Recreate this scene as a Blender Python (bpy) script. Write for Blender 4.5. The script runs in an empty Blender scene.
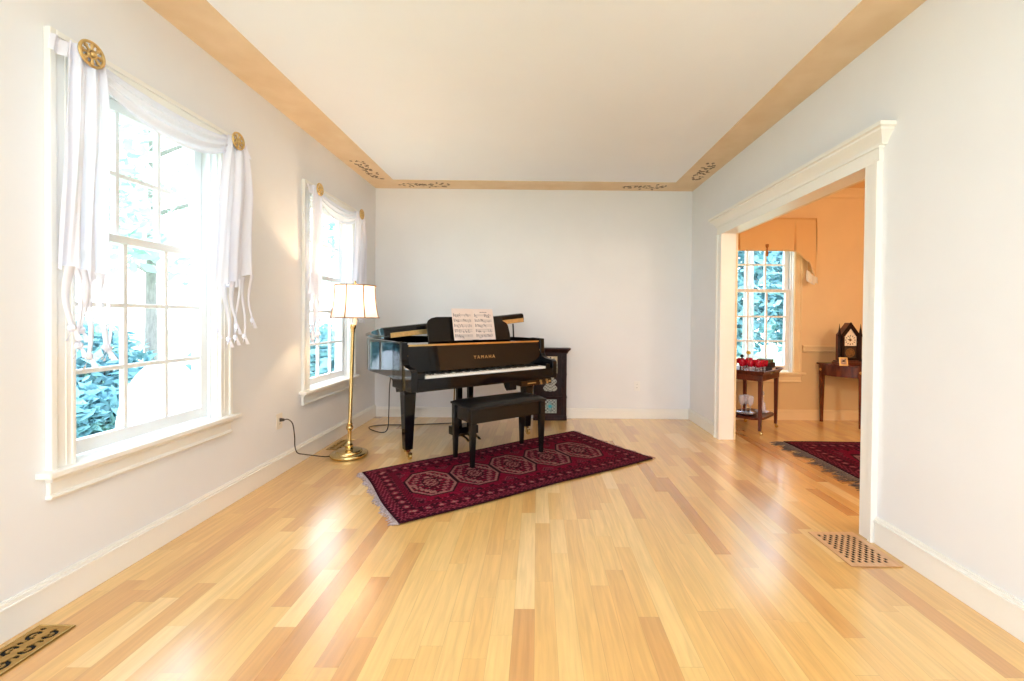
import bpy, bmesh, math, random
from mathutils import Vector, Matrix
PI = math.pi
random.seed(7)
SC = bpy.context.scene
COL = SC.collection

# ------------------------------------------------------------------ basics
def lin(r, g, b):
    f = lambda c: (c / 255 / 12.92) if c / 255 <= 0.04045 else ((c / 255 + 0.055) / 1.055) ** 2.4
    return (f(r), f(g), f(b), 1)

def rnd(a, b): return random.uniform(a, b)

class MB:
    """collects shapes into one mesh"""
    def __init__(s): s.v = []; s.f = []; s.m = []
    def add(s, vs, fs, mi=0, M=None):
        o = len(s.v)
        s.v += [tuple(M @ Vector(p)) if M else tuple(p) for p in vs]
        for q in fs: s.f.append([i + o for i in q]); s.m.append(mi)
    def box(s, x0, x1, y0, y1, z0, z1, mi=0, M=None):
        x0, x1 = min(x0, x1), max(x0, x1); y0, y1 = min(y0, y1), max(y0, y1); z0, z1 = min(z0, z1), max(z0, z1)
        vs = [(x0,y0,z0),(x1,y0,z0),(x1,y1,z0),(x0,y1,z0),(x0,y0,z1),(x1,y0,z1),(x1,y1,z1),(x0,y1,z1)]
        s.add(vs, [(3,2,1,0),(4,5,6,7),(0,1,5,4),(1,2,6,5),(2,3,7,6),(3,0,4,7)], mi, M)
    def lathe(s, prof, c=(0,0,0), n=32, mi=0, M=None, sx=1, sy=1, caps=True):
        vs = []; fs = []
        for r, z in prof:
            for k in range(n):
                a = 2*PI*k/n; vs.append((c[0]+r*math.cos(a)*sx, c[1]+r*math.sin(a)*sy, c[2]+z))
        for i in range(len(prof)-1):
            for k in range(n):
                k2 = (k+1) % n; fs.append((i*n+k, i*n+k2, (i+1)*n+k2, (i+1)*n+k))
        if caps:
            if prof[0][0] > 1e-6: fs.append(tuple(reversed(range(n))))
            if prof[-1][0] > 1e-6: fs.append(tuple(range((len(prof)-1)*n, len(prof)*n)))
        s.add(vs, fs, mi, M)
    def tube(s, pts, r, n=8, mi=0, M=None):
        pts = [Vector(p) for p in pts]; rs = r if isinstance(r, (list, tuple)) else [r]*len(pts)
        vs = []; fs = []; up = Vector((0,0,1)); prev = None
        for i, p in enumerate(pts):
            t = (pts[min(i+1, len(pts)-1)] - pts[max(i-1, 0)]).normalized()
            if prev is None:
                a = t.cross(up if abs(t.z) < .95 else Vector((1,0,0))).normalized()
            else:
                a = (prev - t * prev.dot(t)).normalized()
            prev = a; b = t.cross(a)
            for k in range(n):
                w = 2*PI*k/n; vs.append(p + a*math.cos(w)*rs[i] + b*math.sin(w)*rs[i])
        for i in range(len(pts)-1):
            for k in range(n):
                k2 = (k+1) % n; fs.append((i*n+k, (i+1)*n+k, (i+1)*n+k2, i*n+k2))
        fs.append(tuple(range(n))); fs.append(tuple(reversed(range((len(pts)-1)*n, len(pts)*n))))
        s.add(vs, fs, mi, M)
    def prism(s, poly, a0, a1, axis='z', mi=0, M=None):
        def put(p, a):
            return {'z': (p[0], p[1], a), 'x': (a, p[0], p[1]), 'y': (p[0], a, p[1])}[axis]
        n = len(poly); vs = [put(p, a0) for p in poly] + [put(p, a1) for p in poly]
        fs = [tuple(reversed(range(n))), tuple(range(n, 2*n))] + [(i, (i+1) % n, n+(i+1) % n, n+i) for i in range(n)]
        s.add(vs, fs, mi, M)
    def sheet(s, fn, nu, nv, mi=0, M=None):
        vs = [fn(i/nu, j/nv) for j in range(nv+1) for i in range(nu+1)]
        fs = [(j*(nu+1)+i, j*(nu+1)+i+1, (j+1)*(nu+1)+i+1, (j+1)*(nu+1)+i) for j in range(nv) for i in range(nu)]
        s.add(vs, fs, mi, M)
    def frustum(s, c, a0, b0, z0, a1, b1, z1, mi=0, M=None):
        vs = [(c[0]+sx*a0, c[1]+sy*b0, z0) for sx, sy in ((-1,-1),(1,-1),(1,1),(-1,1))] + [(c[0]+sx*a1, c[1]+sy*b1, z1) for sx, sy in ((-1,-1),(1,-1),(1,1),(-1,1))]
        s.add(vs, [(3,2,1,0),(4,5,6,7),(0,1,5,4),(1,2,6,5),(2,3,7,6),(3,0,4,7)], mi, M)
    def ball(s, c, r, n=12, mi=0, sz=1):
        s.lathe([(r*math.sin(PI*i/n), -r*math.cos(PI*i/n)*sz) for i in range(n+1)], c, n*2 if n > 6 else n, mi, caps=False)
    def build(s, name, mats, parent=None, smooth=False, bevel=0, seg=2, solid=0):
        me = bpy.data.meshes.new(name); me.from_pydata(s.v, [], s.f)
        mats = mats if isinstance(mats, (list, tuple)) else [mats]
        for m in mats: me.materials.append(m)
        me.polygons.foreach_set('material_index', s.m); me.update()
        bm = bmesh.new(); bm.from_mesh(me)
        if smooth: bmesh.ops.remove_doubles(bm, verts=bm.verts, dist=1e-6)
        bmesh.ops.recalc_face_normals(bm, faces=bm.faces); bm.to_mesh(me); bm.free()
        if smooth: me.shade_smooth(); me.set_sharp_from_angle(angle=math.radians(38))
        o = bpy.data.objects.new(name, me); COL.objects.link(o)
        if parent: o.parent = parent
        if solid:
            d = o.modifiers.new('thickness', 'SOLIDIFY'); d.thickness = solid; d.offset = 0
        if bevel:
            d = o.modifiers.new('edge', 'BEVEL'); d.width = bevel; d.segments = seg; d.limit_method = 'ANGLE'; d.angle_limit = math.radians(35)
            d.harden_normals = False
        return o

def raster(name, mat, parent, w, h, nx, ny, colf, place, thick=0, hole=None):
    """a fine grid whose vertices carry printed / woven colour; place(u,v in metres)->xyz"""
    vs = []; cs = []
    for j in range(ny+1):
        for i in range(nx+1):
            u = w*i/nx; v = h*j/ny; vs.append(place(u, v)); cs.append(colf(u, v))
    fs = []
    for j in range(ny):
        for i in range(nx):
            if hole and hole(w*(i+.5)/nx, h*(j+.5)/ny): continue
            fs.append((j*(nx+1)+i, j*(nx+1)+i+1, (j+1)*(nx+1)+i+1, (j+1)*(nx+1)+i))
    me = bpy.data.meshes.new(name); me.from_pydata(vs, [], fs); me.materials.append(mat)
    at = me.color_attributes.new('Col', 'FLOAT_COLOR', 'POINT')
    at.data.foreach_set('color', [x for c in cs for x in c])
    o = bpy.data.objects.new(name, me); COL.objects.link(o)
    if parent: o.parent = parent
    if thick:
        d = o.modifiers.new('thickness', 'SOLIDIFY'); d.thickness = thick; d.offset = -1
    return o

def tag(o, label=None, cat=None, group=None, kind=None):
    if label: o['label'] = label
    if cat: o['category'] = cat
    if group: o['group'] = group
    if kind: o['kind'] = kind
    return o

def thing(name, label, cat, loc=(0,0,0), rz=0, group=None):
    o = bpy.data.objects.new(name, None); COL.objects.link(o); o.empty_display_size = .1
    o.location = loc; o.rotation_euler = (0, 0, rz)
    return tag(o, label, cat, group)

def copy_tree(o, parent=None):
    c = o.copy(); COL.objects.link(c)
    if parent: c.parent = parent
    for ch in list(o.children): copy_tree(ch, c)
    return c

def smoothline(pts, k=8, closed=False):
    P = [Vector(p) for p in pts]; n = len(P); out = []
    rng = range(n) if closed else range(n-1)
    for i in rng:
        p0 = P[(i-1) % n] if closed or i > 0 else P[0]; p1 = P[i]; p2 = P[(i+1) % n]
        p3 = P[(i+2) % n] if closed or i+2 < n else P[-1]
        for j in range(k):
            t = j/k
            out.append(.5*((2*p1)+(p2-p0)*t+(2*p0-5*p1+4*p2-p3)*t*t+(3*p1-p0-3*p2+p3)*t**3))
    if not closed: out.append(P[-1])
    return out

# ------------------------------------------------------------------ materials
def mat(name, col, rough=.5, metal=0, spec=.5, noise=0, nscale=8, coat=0, bump=0, stretch=(1,1,1), col2=None, trans=0, sheen=0):
    m = bpy.data.materials.new(name); m.use_nodes = True; nt = m.node_tree; b = nt.nodes['Principled BSDF']
    b.inputs['Base Color'].default_value = col; b.inputs['Roughness'].default_value = rough; b.inputs['Metallic'].default_value = metal
    b.inputs['Specular IOR Level'].default_value = spec; b.inputs['Coat Weight'].default_value = coat
    b.inputs['Coat Roughness'].default_value = .05; b.inputs['Transmission Weight'].default_value = trans
    b.inputs['Sheen Weight'].default_value = sheen
    tc = nt.nodes.new('ShaderNodeTexCoord'); mp = nt.nodes.new('ShaderNodeMapping'); mp.inputs['Scale'].default_value = stretch
    nt.links.new(tc.outputs['Object'], mp.inputs['Vector'])
    nz = nt.nodes.new('ShaderNodeTexNoise'); nz.inputs['Scale'].default_value = nscale; nz.inputs['Detail'].default_value = 4
    nt.links.new(mp.outputs['Vector'], nz.inputs['Vector'])
    if noise or col2:
        mx = nt.nodes.new('ShaderNodeMix'); mx.data_type = 'RGBA'
        c2 = col2 or tuple(c*(1-noise) for c in col[:3]) + (1,)
        mx.inputs[6].default_value = col; mx.inputs[7].default_value = c2
        rp = nt.nodes.new('ShaderNodeMapRange'); rp.inputs[1].default_value = .35; rp.inputs[2].default_value = .65
        nt.links.new(nz.outputs['Fac'], rp.inputs[0]); nt.links.new(rp.outputs[0], mx.inputs[0]); nt.links.new(mx.outputs[2], b.inputs['Base Color'])
    if bump:
        bp = nt.nodes.new('ShaderNodeBump'); bp.inputs['Strength'].default_value = bump; bp.inputs['Distance'].default_value = .002
        nt.links.new(nz.outputs['Fac'], bp.inputs['Height']); nt.links.new(bp.outputs['Normal'], b.inputs['Normal'])
    return m

def attr_mat(name, rough=.8, metal=0, noise=.15, nscale=300, spec=.3):
    m = bpy.data.materials.new(name); m.use_nodes = True; nt = m.node_tree; b = nt.nodes['Principled BSDF']
    a = nt.nodes.new('ShaderNodeAttribute'); a.attribute_name = 'Col'
    nz = nt.nodes.new('ShaderNodeTexNoise'); nz.inputs['Scale'].default_value = nscale
    tc = nt.nodes.new('ShaderNodeTexCoord'); nt.links.new(tc.outputs['Object'], nz.inputs['Vector'])
    mr = nt.nodes.new('ShaderNodeMapRange'); mr.inputs[1].default_value = .3; mr.inputs[2].default_value = .7; mr.inputs[3].default_value = 1-noise; mr.inputs[4].default_value = 1+noise
    nt.links.new(nz.outputs['Fac'], mr.inputs[0])
    mx = nt.nodes.new('ShaderNodeVectorMath'); mx.operation = 'MULTIPLY'
    nt.links.new(a.outputs['Color'], mx.inputs[0]); nt.links.new(mr.outputs[0], mx.inputs[1]); nt.links.new(mx.outputs[0], b.inputs['Base Color'])
    b.inputs['Roughness'].default_value = rough; b.inputs['Metallic'].default_value = metal; b.inputs['Specular IOR Level'].default_value = spec
    return m

def floor_mat():
    m = bpy.data.materials.new('maple_strip_floor'); m.use_nodes = True; nt = m.node_tree; N = nt.nodes; Lk = nt.links.new
    b = N['Principled BSDF']
    tc = N.new('ShaderNodeTexCoord'); sp = N.new('ShaderNodeSeparateXYZ'); Lk(tc.outputs['Object'], sp.inputs[0])
    def mth(op, a, c=None, d=None):
        n = N.new('ShaderNodeMath'); n.operation = op
        for i, q in enumerate((a, c, d)):
            if q is None: continue
            if isinstance(q, (int, float)): n.inputs[i].default_value = q
            else: Lk(q, n.inputs[i])
        return n.outputs[0]
    xr = mth('DIVIDE', sp.outputs[0], .083); row = mth('FLOOR', xr); fx = mth('SUBTRACT', xr, row)
    w1 = N.new('ShaderNodeTexWhiteNoise'); w1.noise_dimensions = '1D'; Lk(row, w1.inputs['W'])
    w2 = N.new('ShaderNodeTexWhiteNoise'); w2.noise_dimensions = '1D'; Lk(mth('ADD', row, 57.3), w2.inputs['W'])
    ln = mth('MULTIPLY_ADD', w1.outputs['Value'], .55, .45)
    yr = mth('ADD', mth('DIVIDE', sp.outputs[1], ln), mth('MULTIPLY', w2.outputs['Value'], 17.0))
    # bend the board ends so that lengths differ along one row
    yr = mth('ADD', yr, mth('MULTIPLY', mth('SINE', mth('MULTIPLY', yr, 2.1)), .3))
    bd = mth('FLOOR', yr); fy = mth('SUBTRACT', yr, bd)
    cv = N.new('ShaderNodeCombineXYZ'); Lk(row, cv.inputs[0]); Lk(bd, cv.inputs[1])
    w3 = N.new('ShaderNodeTexWhiteNoise'); w3.noise_dimensions = '2D'; Lk(cv.outputs[0], w3.inputs['Vector'])
    rp = N.new('ShaderNodeValToRGB'); e = rp.color_ramp.elements
    cols = [(0, (198,142,82)), (.07, (208,154,90)), (.25, (219,170,100)), (.6, (226,180,108)), (.88, (231,190,120)), (1, (236,202,142))]
    e[0].position = 0; e[0].color = lin(*cols[0][1]); e[1].position = 1; e[1].color = lin(*cols[-1][1])
    for p, c in cols[1:-1]:
        q = e.new(p); q.color = lin(*c)
    Lk(w3.outputs['Value'], rp.inputs[0])
    # grain
    mp = N.new('ShaderNodeMapping'); mp.inputs['Scale'].default_value = (34, 2.2, 1); 
    ad = N.new('ShaderNodeVectorMath'); ad.operation = 'ADD'; Lk(tc.outputs['Object'], ad.inputs[0]); Lk(w3.outputs['Color'], ad.inputs[1])
    Lk(ad.outputs[0], mp.inputs['Vector'])
    nz = N.new('ShaderNodeTexNoise'); nz.inputs['Scale'].default_value = 1.6; nz.inputs['Detail'].default_value = 6; nz.inputs['Distortion'].default_value = .6
    Lk(mp.outputs['Vector'], nz.inputs['Vector'])
    gr = N.new('ShaderNodeMapRange'); gr.inputs[1].default_value = .3; gr.inputs[2].default_value = .72; gr.inputs[3].default_value = .86; gr.inputs[4].default_value = 1.08
    Lk(nz.outputs['Fac'], gr.inputs[0])
    # seams
    dx = mth('MULTIPLY', mth('MINIMUM', fx, mth('SUBTRACT', 1, fx)), .083)
    dy = mth('MULTIPLY', mth('MINIMUM', fy, mth('SUBTRACT', 1, fy)), .8)
    dm = mth('MINIMUM', dx, dy)
    sm = N.new('ShaderNodeMapRange'); sm.inputs[1].default_value = 0; sm.inputs[2].default_value = .0014; sm.inputs[3].default_value = .72; sm.inputs[4].default_value = 1
    Lk(dm, sm.inputs[0])
    fac = mth('MULTIPLY', gr.outputs[0], sm.outputs[0])
    mx = N.new('ShaderNodeVectorMath'); mx.operation = 'MULTIPLY'; Lk(rp.outputs[0], mx.inputs[0]); Lk(fac, mx.inputs[1])
    Lk(mx.outputs[0], b.inputs['Base Color'])
    rg = N.new('ShaderNodeMapRange'); rg.inputs[3].default_value = .27; rg.inputs[4].default_value = .38; Lk(w3.outputs['Value'], rg.inputs[0])
    Lk(rg.outputs[0], b.inputs['Roughness']); b.inputs['Specular IOR Level'].default_value = .6; b.inputs['Coat Weight'].default_value = 1; b.inputs['Coat IOR'].default_value = 1.7; b.inputs['Coat Roughness'].default_value = .2
    return m

def glass_pane(name='window_glass'):
    m = bpy.data.materials.new(name); m.use_nodes = True; nt = m.node_tree; nt.nodes.remove(nt.nodes['Principled BSDF'])
    out = nt.nodes['Material Output']; t = nt.nodes.new('ShaderNodeBsdfTransparent'); g = nt.nodes.new('ShaderNodeBsdfGlossy'); g.inputs['Roughness'].default_value = .02
    t.inputs[0].default_value = (.98, .98, .98, 1)
    fr = nt.nodes.new('ShaderNodeFresnel'); fr.inputs[0].default_value = 1.25; mx = nt.nodes.new('ShaderNodeMixShader')
    ge = nt.nodes.new('ShaderNodeNewGeometry'); fm = nt.nodes.new('ShaderNodeMath'); fm.operation = 'MULTIPLY_ADD'; fm.inputs[1].default_value = -1; fm.inputs[2].default_value = 1
    fk = nt.nodes.new('ShaderNodeMath'); fk.operation = 'MULTIPLY'
    nt.links.new(ge.outputs['Backfacing'], fm.inputs[0]); nt.links.new(fm.outputs[0], fk.inputs[0]); nt.links.new(fr.outputs[0], fk.inputs[1])
    nt.links.new(fk.outputs[0], mx.inputs[0]); nt.links.new(t.outputs[0], mx.inputs[1]); nt.links.new(g.outputs[0], mx.inputs[2]); nt.links.new(mx.outputs[0], out.inputs[0])
    return m

def sheer(name, col, clear=.25, trans=.5):
    m = bpy.data.materials.new(name); m.use_nodes = True; nt = m.node_tree; nt.nodes.remove(nt.nodes['Principled BSDF'])
    out = nt.nodes['Material Output']; d = nt.nodes.new('ShaderNodeBsdfDiffuse'); t = nt.nodes.new('ShaderNodeBsdfTranslucent'); c = nt.nodes.new('ShaderNodeBsdfTransparent')
    wv = nt.nodes.new('ShaderNodeTexNoise'); wv.inputs['Scale'].default_value = 60
    mr = nt.nodes.new('ShaderNodeMapRange'); mr.inputs[3].default_value = clear*.8; mr.inputs[4].default_value = clear*1.2; nt.links.new(wv.outputs['Fac'], mr.inputs[0])
    d.inputs[0].default_value = col; t.inputs[0].default_value = col
    m1 = nt.nodes.new('ShaderNodeMixShader'); m1.inputs[0].default_value = trans; m2 = nt.nodes.new('ShaderNodeMixShader')
    nt.links.new(d.outputs[0], m1.inputs[1]); nt.links.new(t.outputs[0], m1.inputs[2])
    nt.links.new(mr.outputs[0], m2.inputs[0]); nt.links.new(m1.outputs[0], m2.inputs[1]); nt.links.new(c.outputs[0], m2.inputs[2]); nt.links.new(m2.outputs[0], out.inputs[0])
    return m

def clear_glass(name, col, rough=.02):
    m = mat(name, col, rough, trans=1); m.node_tree.nodes['Principled BSDF'].inputs['IOR'].default_value = 1.35
    return m

def thin_glass(name, tint, body, k):
    m = bpy.data.materials.new(name); m.use_nodes = True; nt = m.node_tree; b = nt.nodes['Principled BSDF']; out = nt.nodes['Material Output']
    b.inputs['Base Color'].default_value = body; b.inputs['Roughness'].default_value = .05; b.inputs['Specular IOR Level'].default_value = .8
    t = nt.nodes.new('ShaderNodeBsdfTransparent'); t.inputs[0].default_value = tint
    nz = nt.nodes.new('ShaderNodeTexNoise'); nz.inputs['Scale'].default_value = 70; mr = nt.nodes.new('ShaderNodeMapRange'); mr.inputs[3].default_value = k*.6; mr.inputs[4].default_value = k*1.4
    mx = nt.nodes.new('ShaderNodeMixShader'); nt.links.new(nz.outputs['Fac'], mr.inputs[0]); nt.links.new(mr.outputs[0], mx.inputs[0])
    nt.links.new(t.outputs[0], mx.inputs[1]); nt.links.new(b.outputs[0], mx.inputs[2]); nt.links.new(mx.outputs[0], out.inputs[0])
    return m

WALL = mat('painted_wall', lin(229, 230, 232), .75, noise=.02, nscale=3, bump=.05)
CEIL = mat('ceiling_paint', lin(243, 246, 252), .8, noise=.015, nscale=2)
BORDER = mat('peach_stippled_border', lin(236, 212, 180), .8, col2=lin(229, 202, 166), nscale=5)
TRIM = mat('white_trim_paint', lin(238, 236, 230), .35, noise=.015, nscale=4)
SASH = mat('white_sash_paint', lin(236, 240, 242), .35, noise=.01)
STENCIL = mat('brown_stencil_paint', lin(156, 122, 92), .8, col2=lin(112, 100, 88), nscale=40)
ORANGE = mat('apricot_wall_paint', lin(238, 212, 168), .7, noise=.04, nscale=3)
TAN = mat('tan_wainscot_paint', lin(218, 192, 146), .6, noise=.03, nscale=3)
DTRIM = mat('cream_trim_paint', lin(236, 214, 172), .4, noise=.02)
FLOOR = floor_mat()
GLASS = glass_pane()
SHEER = sheer('white_voile', lin(236, 237, 248), .05, .17)
BLACK = mat('black_polyester_lacquer', (.004, .004, .005, 1), .05, spec=.3, noise=.1)
BLACKS = mat('black_satin_wood', (.007, .006, .006, 1), .22, spec=.35, noise=.2, nscale=12)
LEATHER = mat('black_leather', (.009, .009, .010, 1), .38, spec=.35, bump=.5, nscale=180, noise=.2)
BRASS = mat('polished_brass', lin(222, 194, 134), .2, 1, noise=.12, nscale=14)
GOLD = mat('gilded_metal', lin(222, 188, 126), .4, .75, noise=.2, nscale=30)
AGED = mat('aged_brass', lin(196, 160, 92), .4, .85, noise=.15, nscale=60)
DARK = mat('dark_opening', (.004, .004, .004, 1), .9, noise=.1)
IVORY = mat('ivory_white_key', lin(244, 242, 236), .25, noise=.01)
EBONY = mat('ebony_black_key', (.008, .008, .008, 1), .3, noise=.1)
IRON = mat('gold_iron_plate', lin(200, 150, 70), .35, .8, noise=.1)
DWOOD = mat('dark_carved_wood', lin(48, 26, 22), .35, col2=lin(30, 16, 14), nscale=9, stretch=(6,6,1), spec=.12)
MAHOG = mat('red_mahogany', lin(104, 48, 30), .28, col2=lin(72, 30, 20), nscale=7, stretch=(5,5,1), spec=.4)
MAHOGT = mat('mahogany_table_wood', lin(112, 54, 30), .26, col2=lin(78, 34, 20), nscale=7, stretch=(5,5,1), spec=.4)
PLASTIC = mat('cream_plastic', lin(232, 222, 206), .4, noise=.01)
RUBBER = mat('dark_brown_cord', lin(58, 46, 38), .5, noise=.1)
CABLE = mat('black_cable_rubber', lin(46, 38, 34), .5, noise=.1)
FRINGE = mat('pale_cotton_fringe', lin(186, 172, 172), .9, col2=lin(130, 112, 112), nscale=90)
FRINGED = mat('grey_wool_fringe', lin(106, 94, 90), .9, col2=lin(76, 66, 64), nscale=90)
RUGM = attr_mat('woven_wool_pile', .95, noise=.45, nscale=110, spec=.05)
PRINT = attr_mat('printed_paper', .7, noise=.02)
INLAY = attr_mat('enamel_inlay', .35, noise=.1, nscale=90, spec=.5)
OAK = mat('light_wood_register', lin(214, 170, 128), .35, col2=lin(200, 152, 108), nscale=6, stretch=(8,1,1))

# ------------------------------------------------------------------ dimensions (metres); the eye stands at x=y=0
XL, XR, YB, YF, H = -1.93, 1.833, 5.087, -1.75, 2.718
XD0, XD1, YD0 = 1.96, 4.75, .6              # adjoining dining room
WC1, WC2, WC3 = 2.178, 4.0, 2.65             # window centres
ZS, ZH = .57, 2.22                          # window opening
OY0, OY1, OZ = 2.366, 4.225, 2.045          # opening to the dining room

def struct(o, label=None, cat=None): 
    o['kind'] = 'structure'
    if label: o['label'] = label; o['category'] = cat
    return o

def holes_wall(mb, s0, s1, z0, z1, holes, put, mi=0):
    ss = sorted({s0, s1, *[h[0] for h in holes], *[h[1] for h in holes]})
    for a, b in zip(ss, ss[1:]):
        c = (a+b)/2; zz = z0
        for h in sorted([h for h in holes if h[0] < c < h[1]], key=lambda h: h[2]):
            if h[2] > zz: put(mb, a, b, zz, h[2], mi)
            zz = h[3]
        if zz < z1: put(mb, a, b, zz, z1, mi)

# floor, ceilings
b = MB(); b.box(XL-.2, XD1+.1, YF-.1, YB+.1, -.08, 0)
struct(b.build('floor', FLOOR), 'honey maple strip floor running away from the viewer', 'floor')
b = MB(); b.box(XL-.2, XR+.06, YF-.1, YB+.1, H, H+.08)
struct(b.build('ceiling', CEIL), 'plain white ceiling above the piano room', 'ceiling')
b = MB(); b.box(XR+.06, XD1+.1, YD0-.1, YB+.1, H+.03, H+.08)
DCEIL = mat('cream_ceiling_paint', lin(240, 206, 150), .8, noise=.02)
struct(b.build('ceiling', DCEIL), 'apricot ceiling of the dining room', 'ceiling')

# walls
wl = MB(); holes_wall(wl, YF, YB, 0, H, [(c-.41, c+.41, ZS, ZH) for c in (WC1, WC2, -.55)], lambda m, a, c, z0, z1, i: m.box(XL-.15, XL, a, c, z0, z1, i))
struct(wl.build('wall_left', WALL), 'off-white wall with two curtained windows', 'wall')
wb = MB(); wb.box(XL-.15, XR+.063, YB, YB+.15, 0, H)
struct(wb.build('wall_back', WALL), 'off-white end wall behind the piano', 'wall')
DCS = (-1.22, -.04, 1.14)
wf = MB(); holes_wall(wf, XL-.15, XR+.063, 0, H, [(c-.56, c+.56, .02, 2.32) for c in DCS], lambda m, a, c, z0, z1, i: m.box(a, c, YF-.15, YF, z0, z1, i))
struct(wf.build('wall_front', WALL), 'off-white wall behind the viewer with added glazed doors', 'wall')
wr = MB()
holes_wall(wr, YF, YB, 0, H, [(OY0-.012, OY1+.012, -.01, OZ+.012)], lambda m, a, c, z0, z1, i: m.box(XR, XR+.063, a, c, z0, z1, i))
struct(wr.build('wall_right', WALL), 'pale wall with a wide cased opening', 'wall')
wd = MB(); holes_wall(wd, YD0, YB, 0, H+.03, [(OY0-.012, OY1+.012, -.01, OZ+.012)], lambda m, a, c, z0, z1, i: m.box(XR+.064, XD0, a, c, z0, z1, i))
struct(wd.build('wall_left', ORANGE), 'apricot dining room side of the wall with the opening', 'wall')
RAIL = .855
def dwall(name, put, s0, s1, holes, lab):
    w = MB(); holes_wall(w, s0, s1, RAIL, H+.03, holes, put, 0); holes_wall(w, s0, s1, 0, RAIL, holes, put, 1)
    return struct(w.build(name, [ORANGE, TAN]), lab, 'wall')
dwall('wall_back', lambda m, a, c, z0, z1, i: m.box(a, c, YB, YB+.15, z0, z1, i), XR+.064, XD1+.15, [(WC3-.41, WC3+.41, ZS, ZH)], 'apricot dining room wall above a tan wainscot')
dwall('wall_right', lambda m, a, c, z0, z1, i: m.box(XD1, XD1+.15, a, c, z0, z1, i), YD0, YB, [], 'apricot far side wall of the dining room')
dwall('wall_front', lambda m, a, c, z0, z1, i: m.box(a, c, YD0-.15, YD0, z0, z1, i), XR+.064, XD1+.15, [], 'apricot near wall of the dining room')

# baseboards: board, cap moulding, small bead
def baseboard(name, put, s0, s1, lab, m=TRIM, h=.145):
    q = MB(); put(q, s0, s1, 0, .016, 0, h-.03); put(q, s0, s1, 0, .022, h-.03, h-.02); put(q, s0, s1, 0, .014, h-.02, h-.006); put(q, s0, s1, 0, .008, h-.006, h)
    return struct(q.build(name, m, bevel=.002), lab, 'baseboard')
baseboard('baseboard_left', lambda q, a, c, d0, d1, z0, z1: q.box(XL+d0, XL+d1, a, c, z0, z1), YF, YB, 'white baseboard under the windows')
baseboard('baseboard_back', lambda q, a, c, d0, d1, z0, z1: q.box(a, c, YB-d1, YB-d0, z0, z1), XL+.02, XR-.02, 'white baseboard along the end wall', h=.12)
baseboard('baseboard_right', lambda q, a, c, d0, d1, z0, z1: q.box(XR-d1, XR-d0, a, c, z0, z1), YF, OY0-.096, 'white baseboard right of the opening')
baseboard('baseboard_right', lambda q, a, c, d0, d1, z0, z1: q.box(XR-d1, XR-d0, a, c, z0, z1), OY1+.096, YB, 'white baseboard between the opening and the end wall', h=.13)
baseboard('baseboard_back', lambda q, a, c, d0, d1, z0, z1: q.box(a, c, YB-d1, YB-d0, z0, z1), XD0, XD1, 'cream baseboard below the dining room window', DTRIM, .125)
baseboard('baseboard_right', lambda q, a, c, d0, d1, z0, z1: q.box(XD1-d1, XD1-d0, a, c, z0, z1), YD0, YB-.02, 'cream baseboard along the dining room side wall', DTRIM, .125)

# dining chair rail and crown
q = MB()
for x0, x1 in ((XD0, WC3-.515), (WC3+.515, XD1)):
    for d, z0, z1 in ((.018, .815, .895), (.034, .872, .888), (.026, .825, .838)): q.box(x0, x1, YB-d, YB, z0, z1)
struct(q.build('trim_1', DTRIM, bevel=.003), 'cream chair rail along the dining room wall', 'trim')
q = MB(); q.prism([(YB, 2.748), (YB-.085, 2.748), (YB-.085, 2.732), (YB-.06, 2.715), (YB-.03, 2.685), (YB-.022, 2.655), (YB, 2.645)], XD0, XD1, 'x')
struct(q.build('trim_2', ORANGE), 'apricot crown moulding of the dining room', 'trim')

# painted border on the ceiling
q = MB(); bw = .31; z0 = H-.004
q.prism([(XL, YF), (XL+bw, YF), (XL+bw, YB-bw), (XL, YB)], z0, H, 'z'); q.prism([(XR, YF), (XR, YB), (XR-bw+.01, YB-bw), (XR-bw+.01, YF)], z0, H, 'z')
q.prism([(XL, YB), (XL+bw, YB-bw), (XR-bw+.01, YB-bw), (XR, YB)], z0, H, 'z')
bord = struct(q.build('trim_3', BORDER), 'peach painted border around the ceiling edge', 'trim')
def leafspray(cx, cy, ang, L):
    q = MB(); z = z0-.0012
    ca, sa = math.cos(ang), math.sin(ang)
    W = lambda u, v: (cx+ca*u-sa*v, cy+sa*u+ca*v)
    def leaf(u, v, a, l, w):
        pts = [(0,0), (l*.3, w), (l*.7, w*.8), (l, 0), (l*.7, -w*.8), (l*.3, -w)]
        q.prism([W(u+p[0]*math.cos(a)-p[1]*math.sin(a), v+p[0]*math.sin(a)+p[1]*math.cos(a)) for p in pts], z, z0, 'z')
    n = 30
    for i in range(n):
        t = (i+.5)/n*L-L/2; v = .05*math.sin(i*1.9)+rnd(-.03, .03)
        leaf(t, v, rnd(0, 6.28), rnd(.03, .06), rnd(.009, .017))
    for k in range(1):
        pts = smoothline([(-L/2+.05*k, .04*math.sin(k), 0), (-L/5, -.05+.05*k, 0), (L/6, .05-.04*k, 0), (L/2-.04*k, -.02, 0)], 6)
        for p, r in zip(pts, pts[1:]):
            d = (r-p).normalized(); nn = Vector((-d.y, d.x, 0))*.0022
            q.prism([W(*(p+nn)[:2]), W(*(p-nn)[:2]), W(*(r-nn)[:2]), W(*(r+nn)[:2])], z, z0, 'z')
    q.build('stencil_spray', STENCIL, bord)
leafspray(XL+.15, YB-.62, PI/2, .55); leafspray(XL+.62, YB-.14, 0, .58)
leafspray(XR-.14, YB-.66, PI/2, .5); leafspray(XR-.62, YB-.14, 0, .5)

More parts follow.
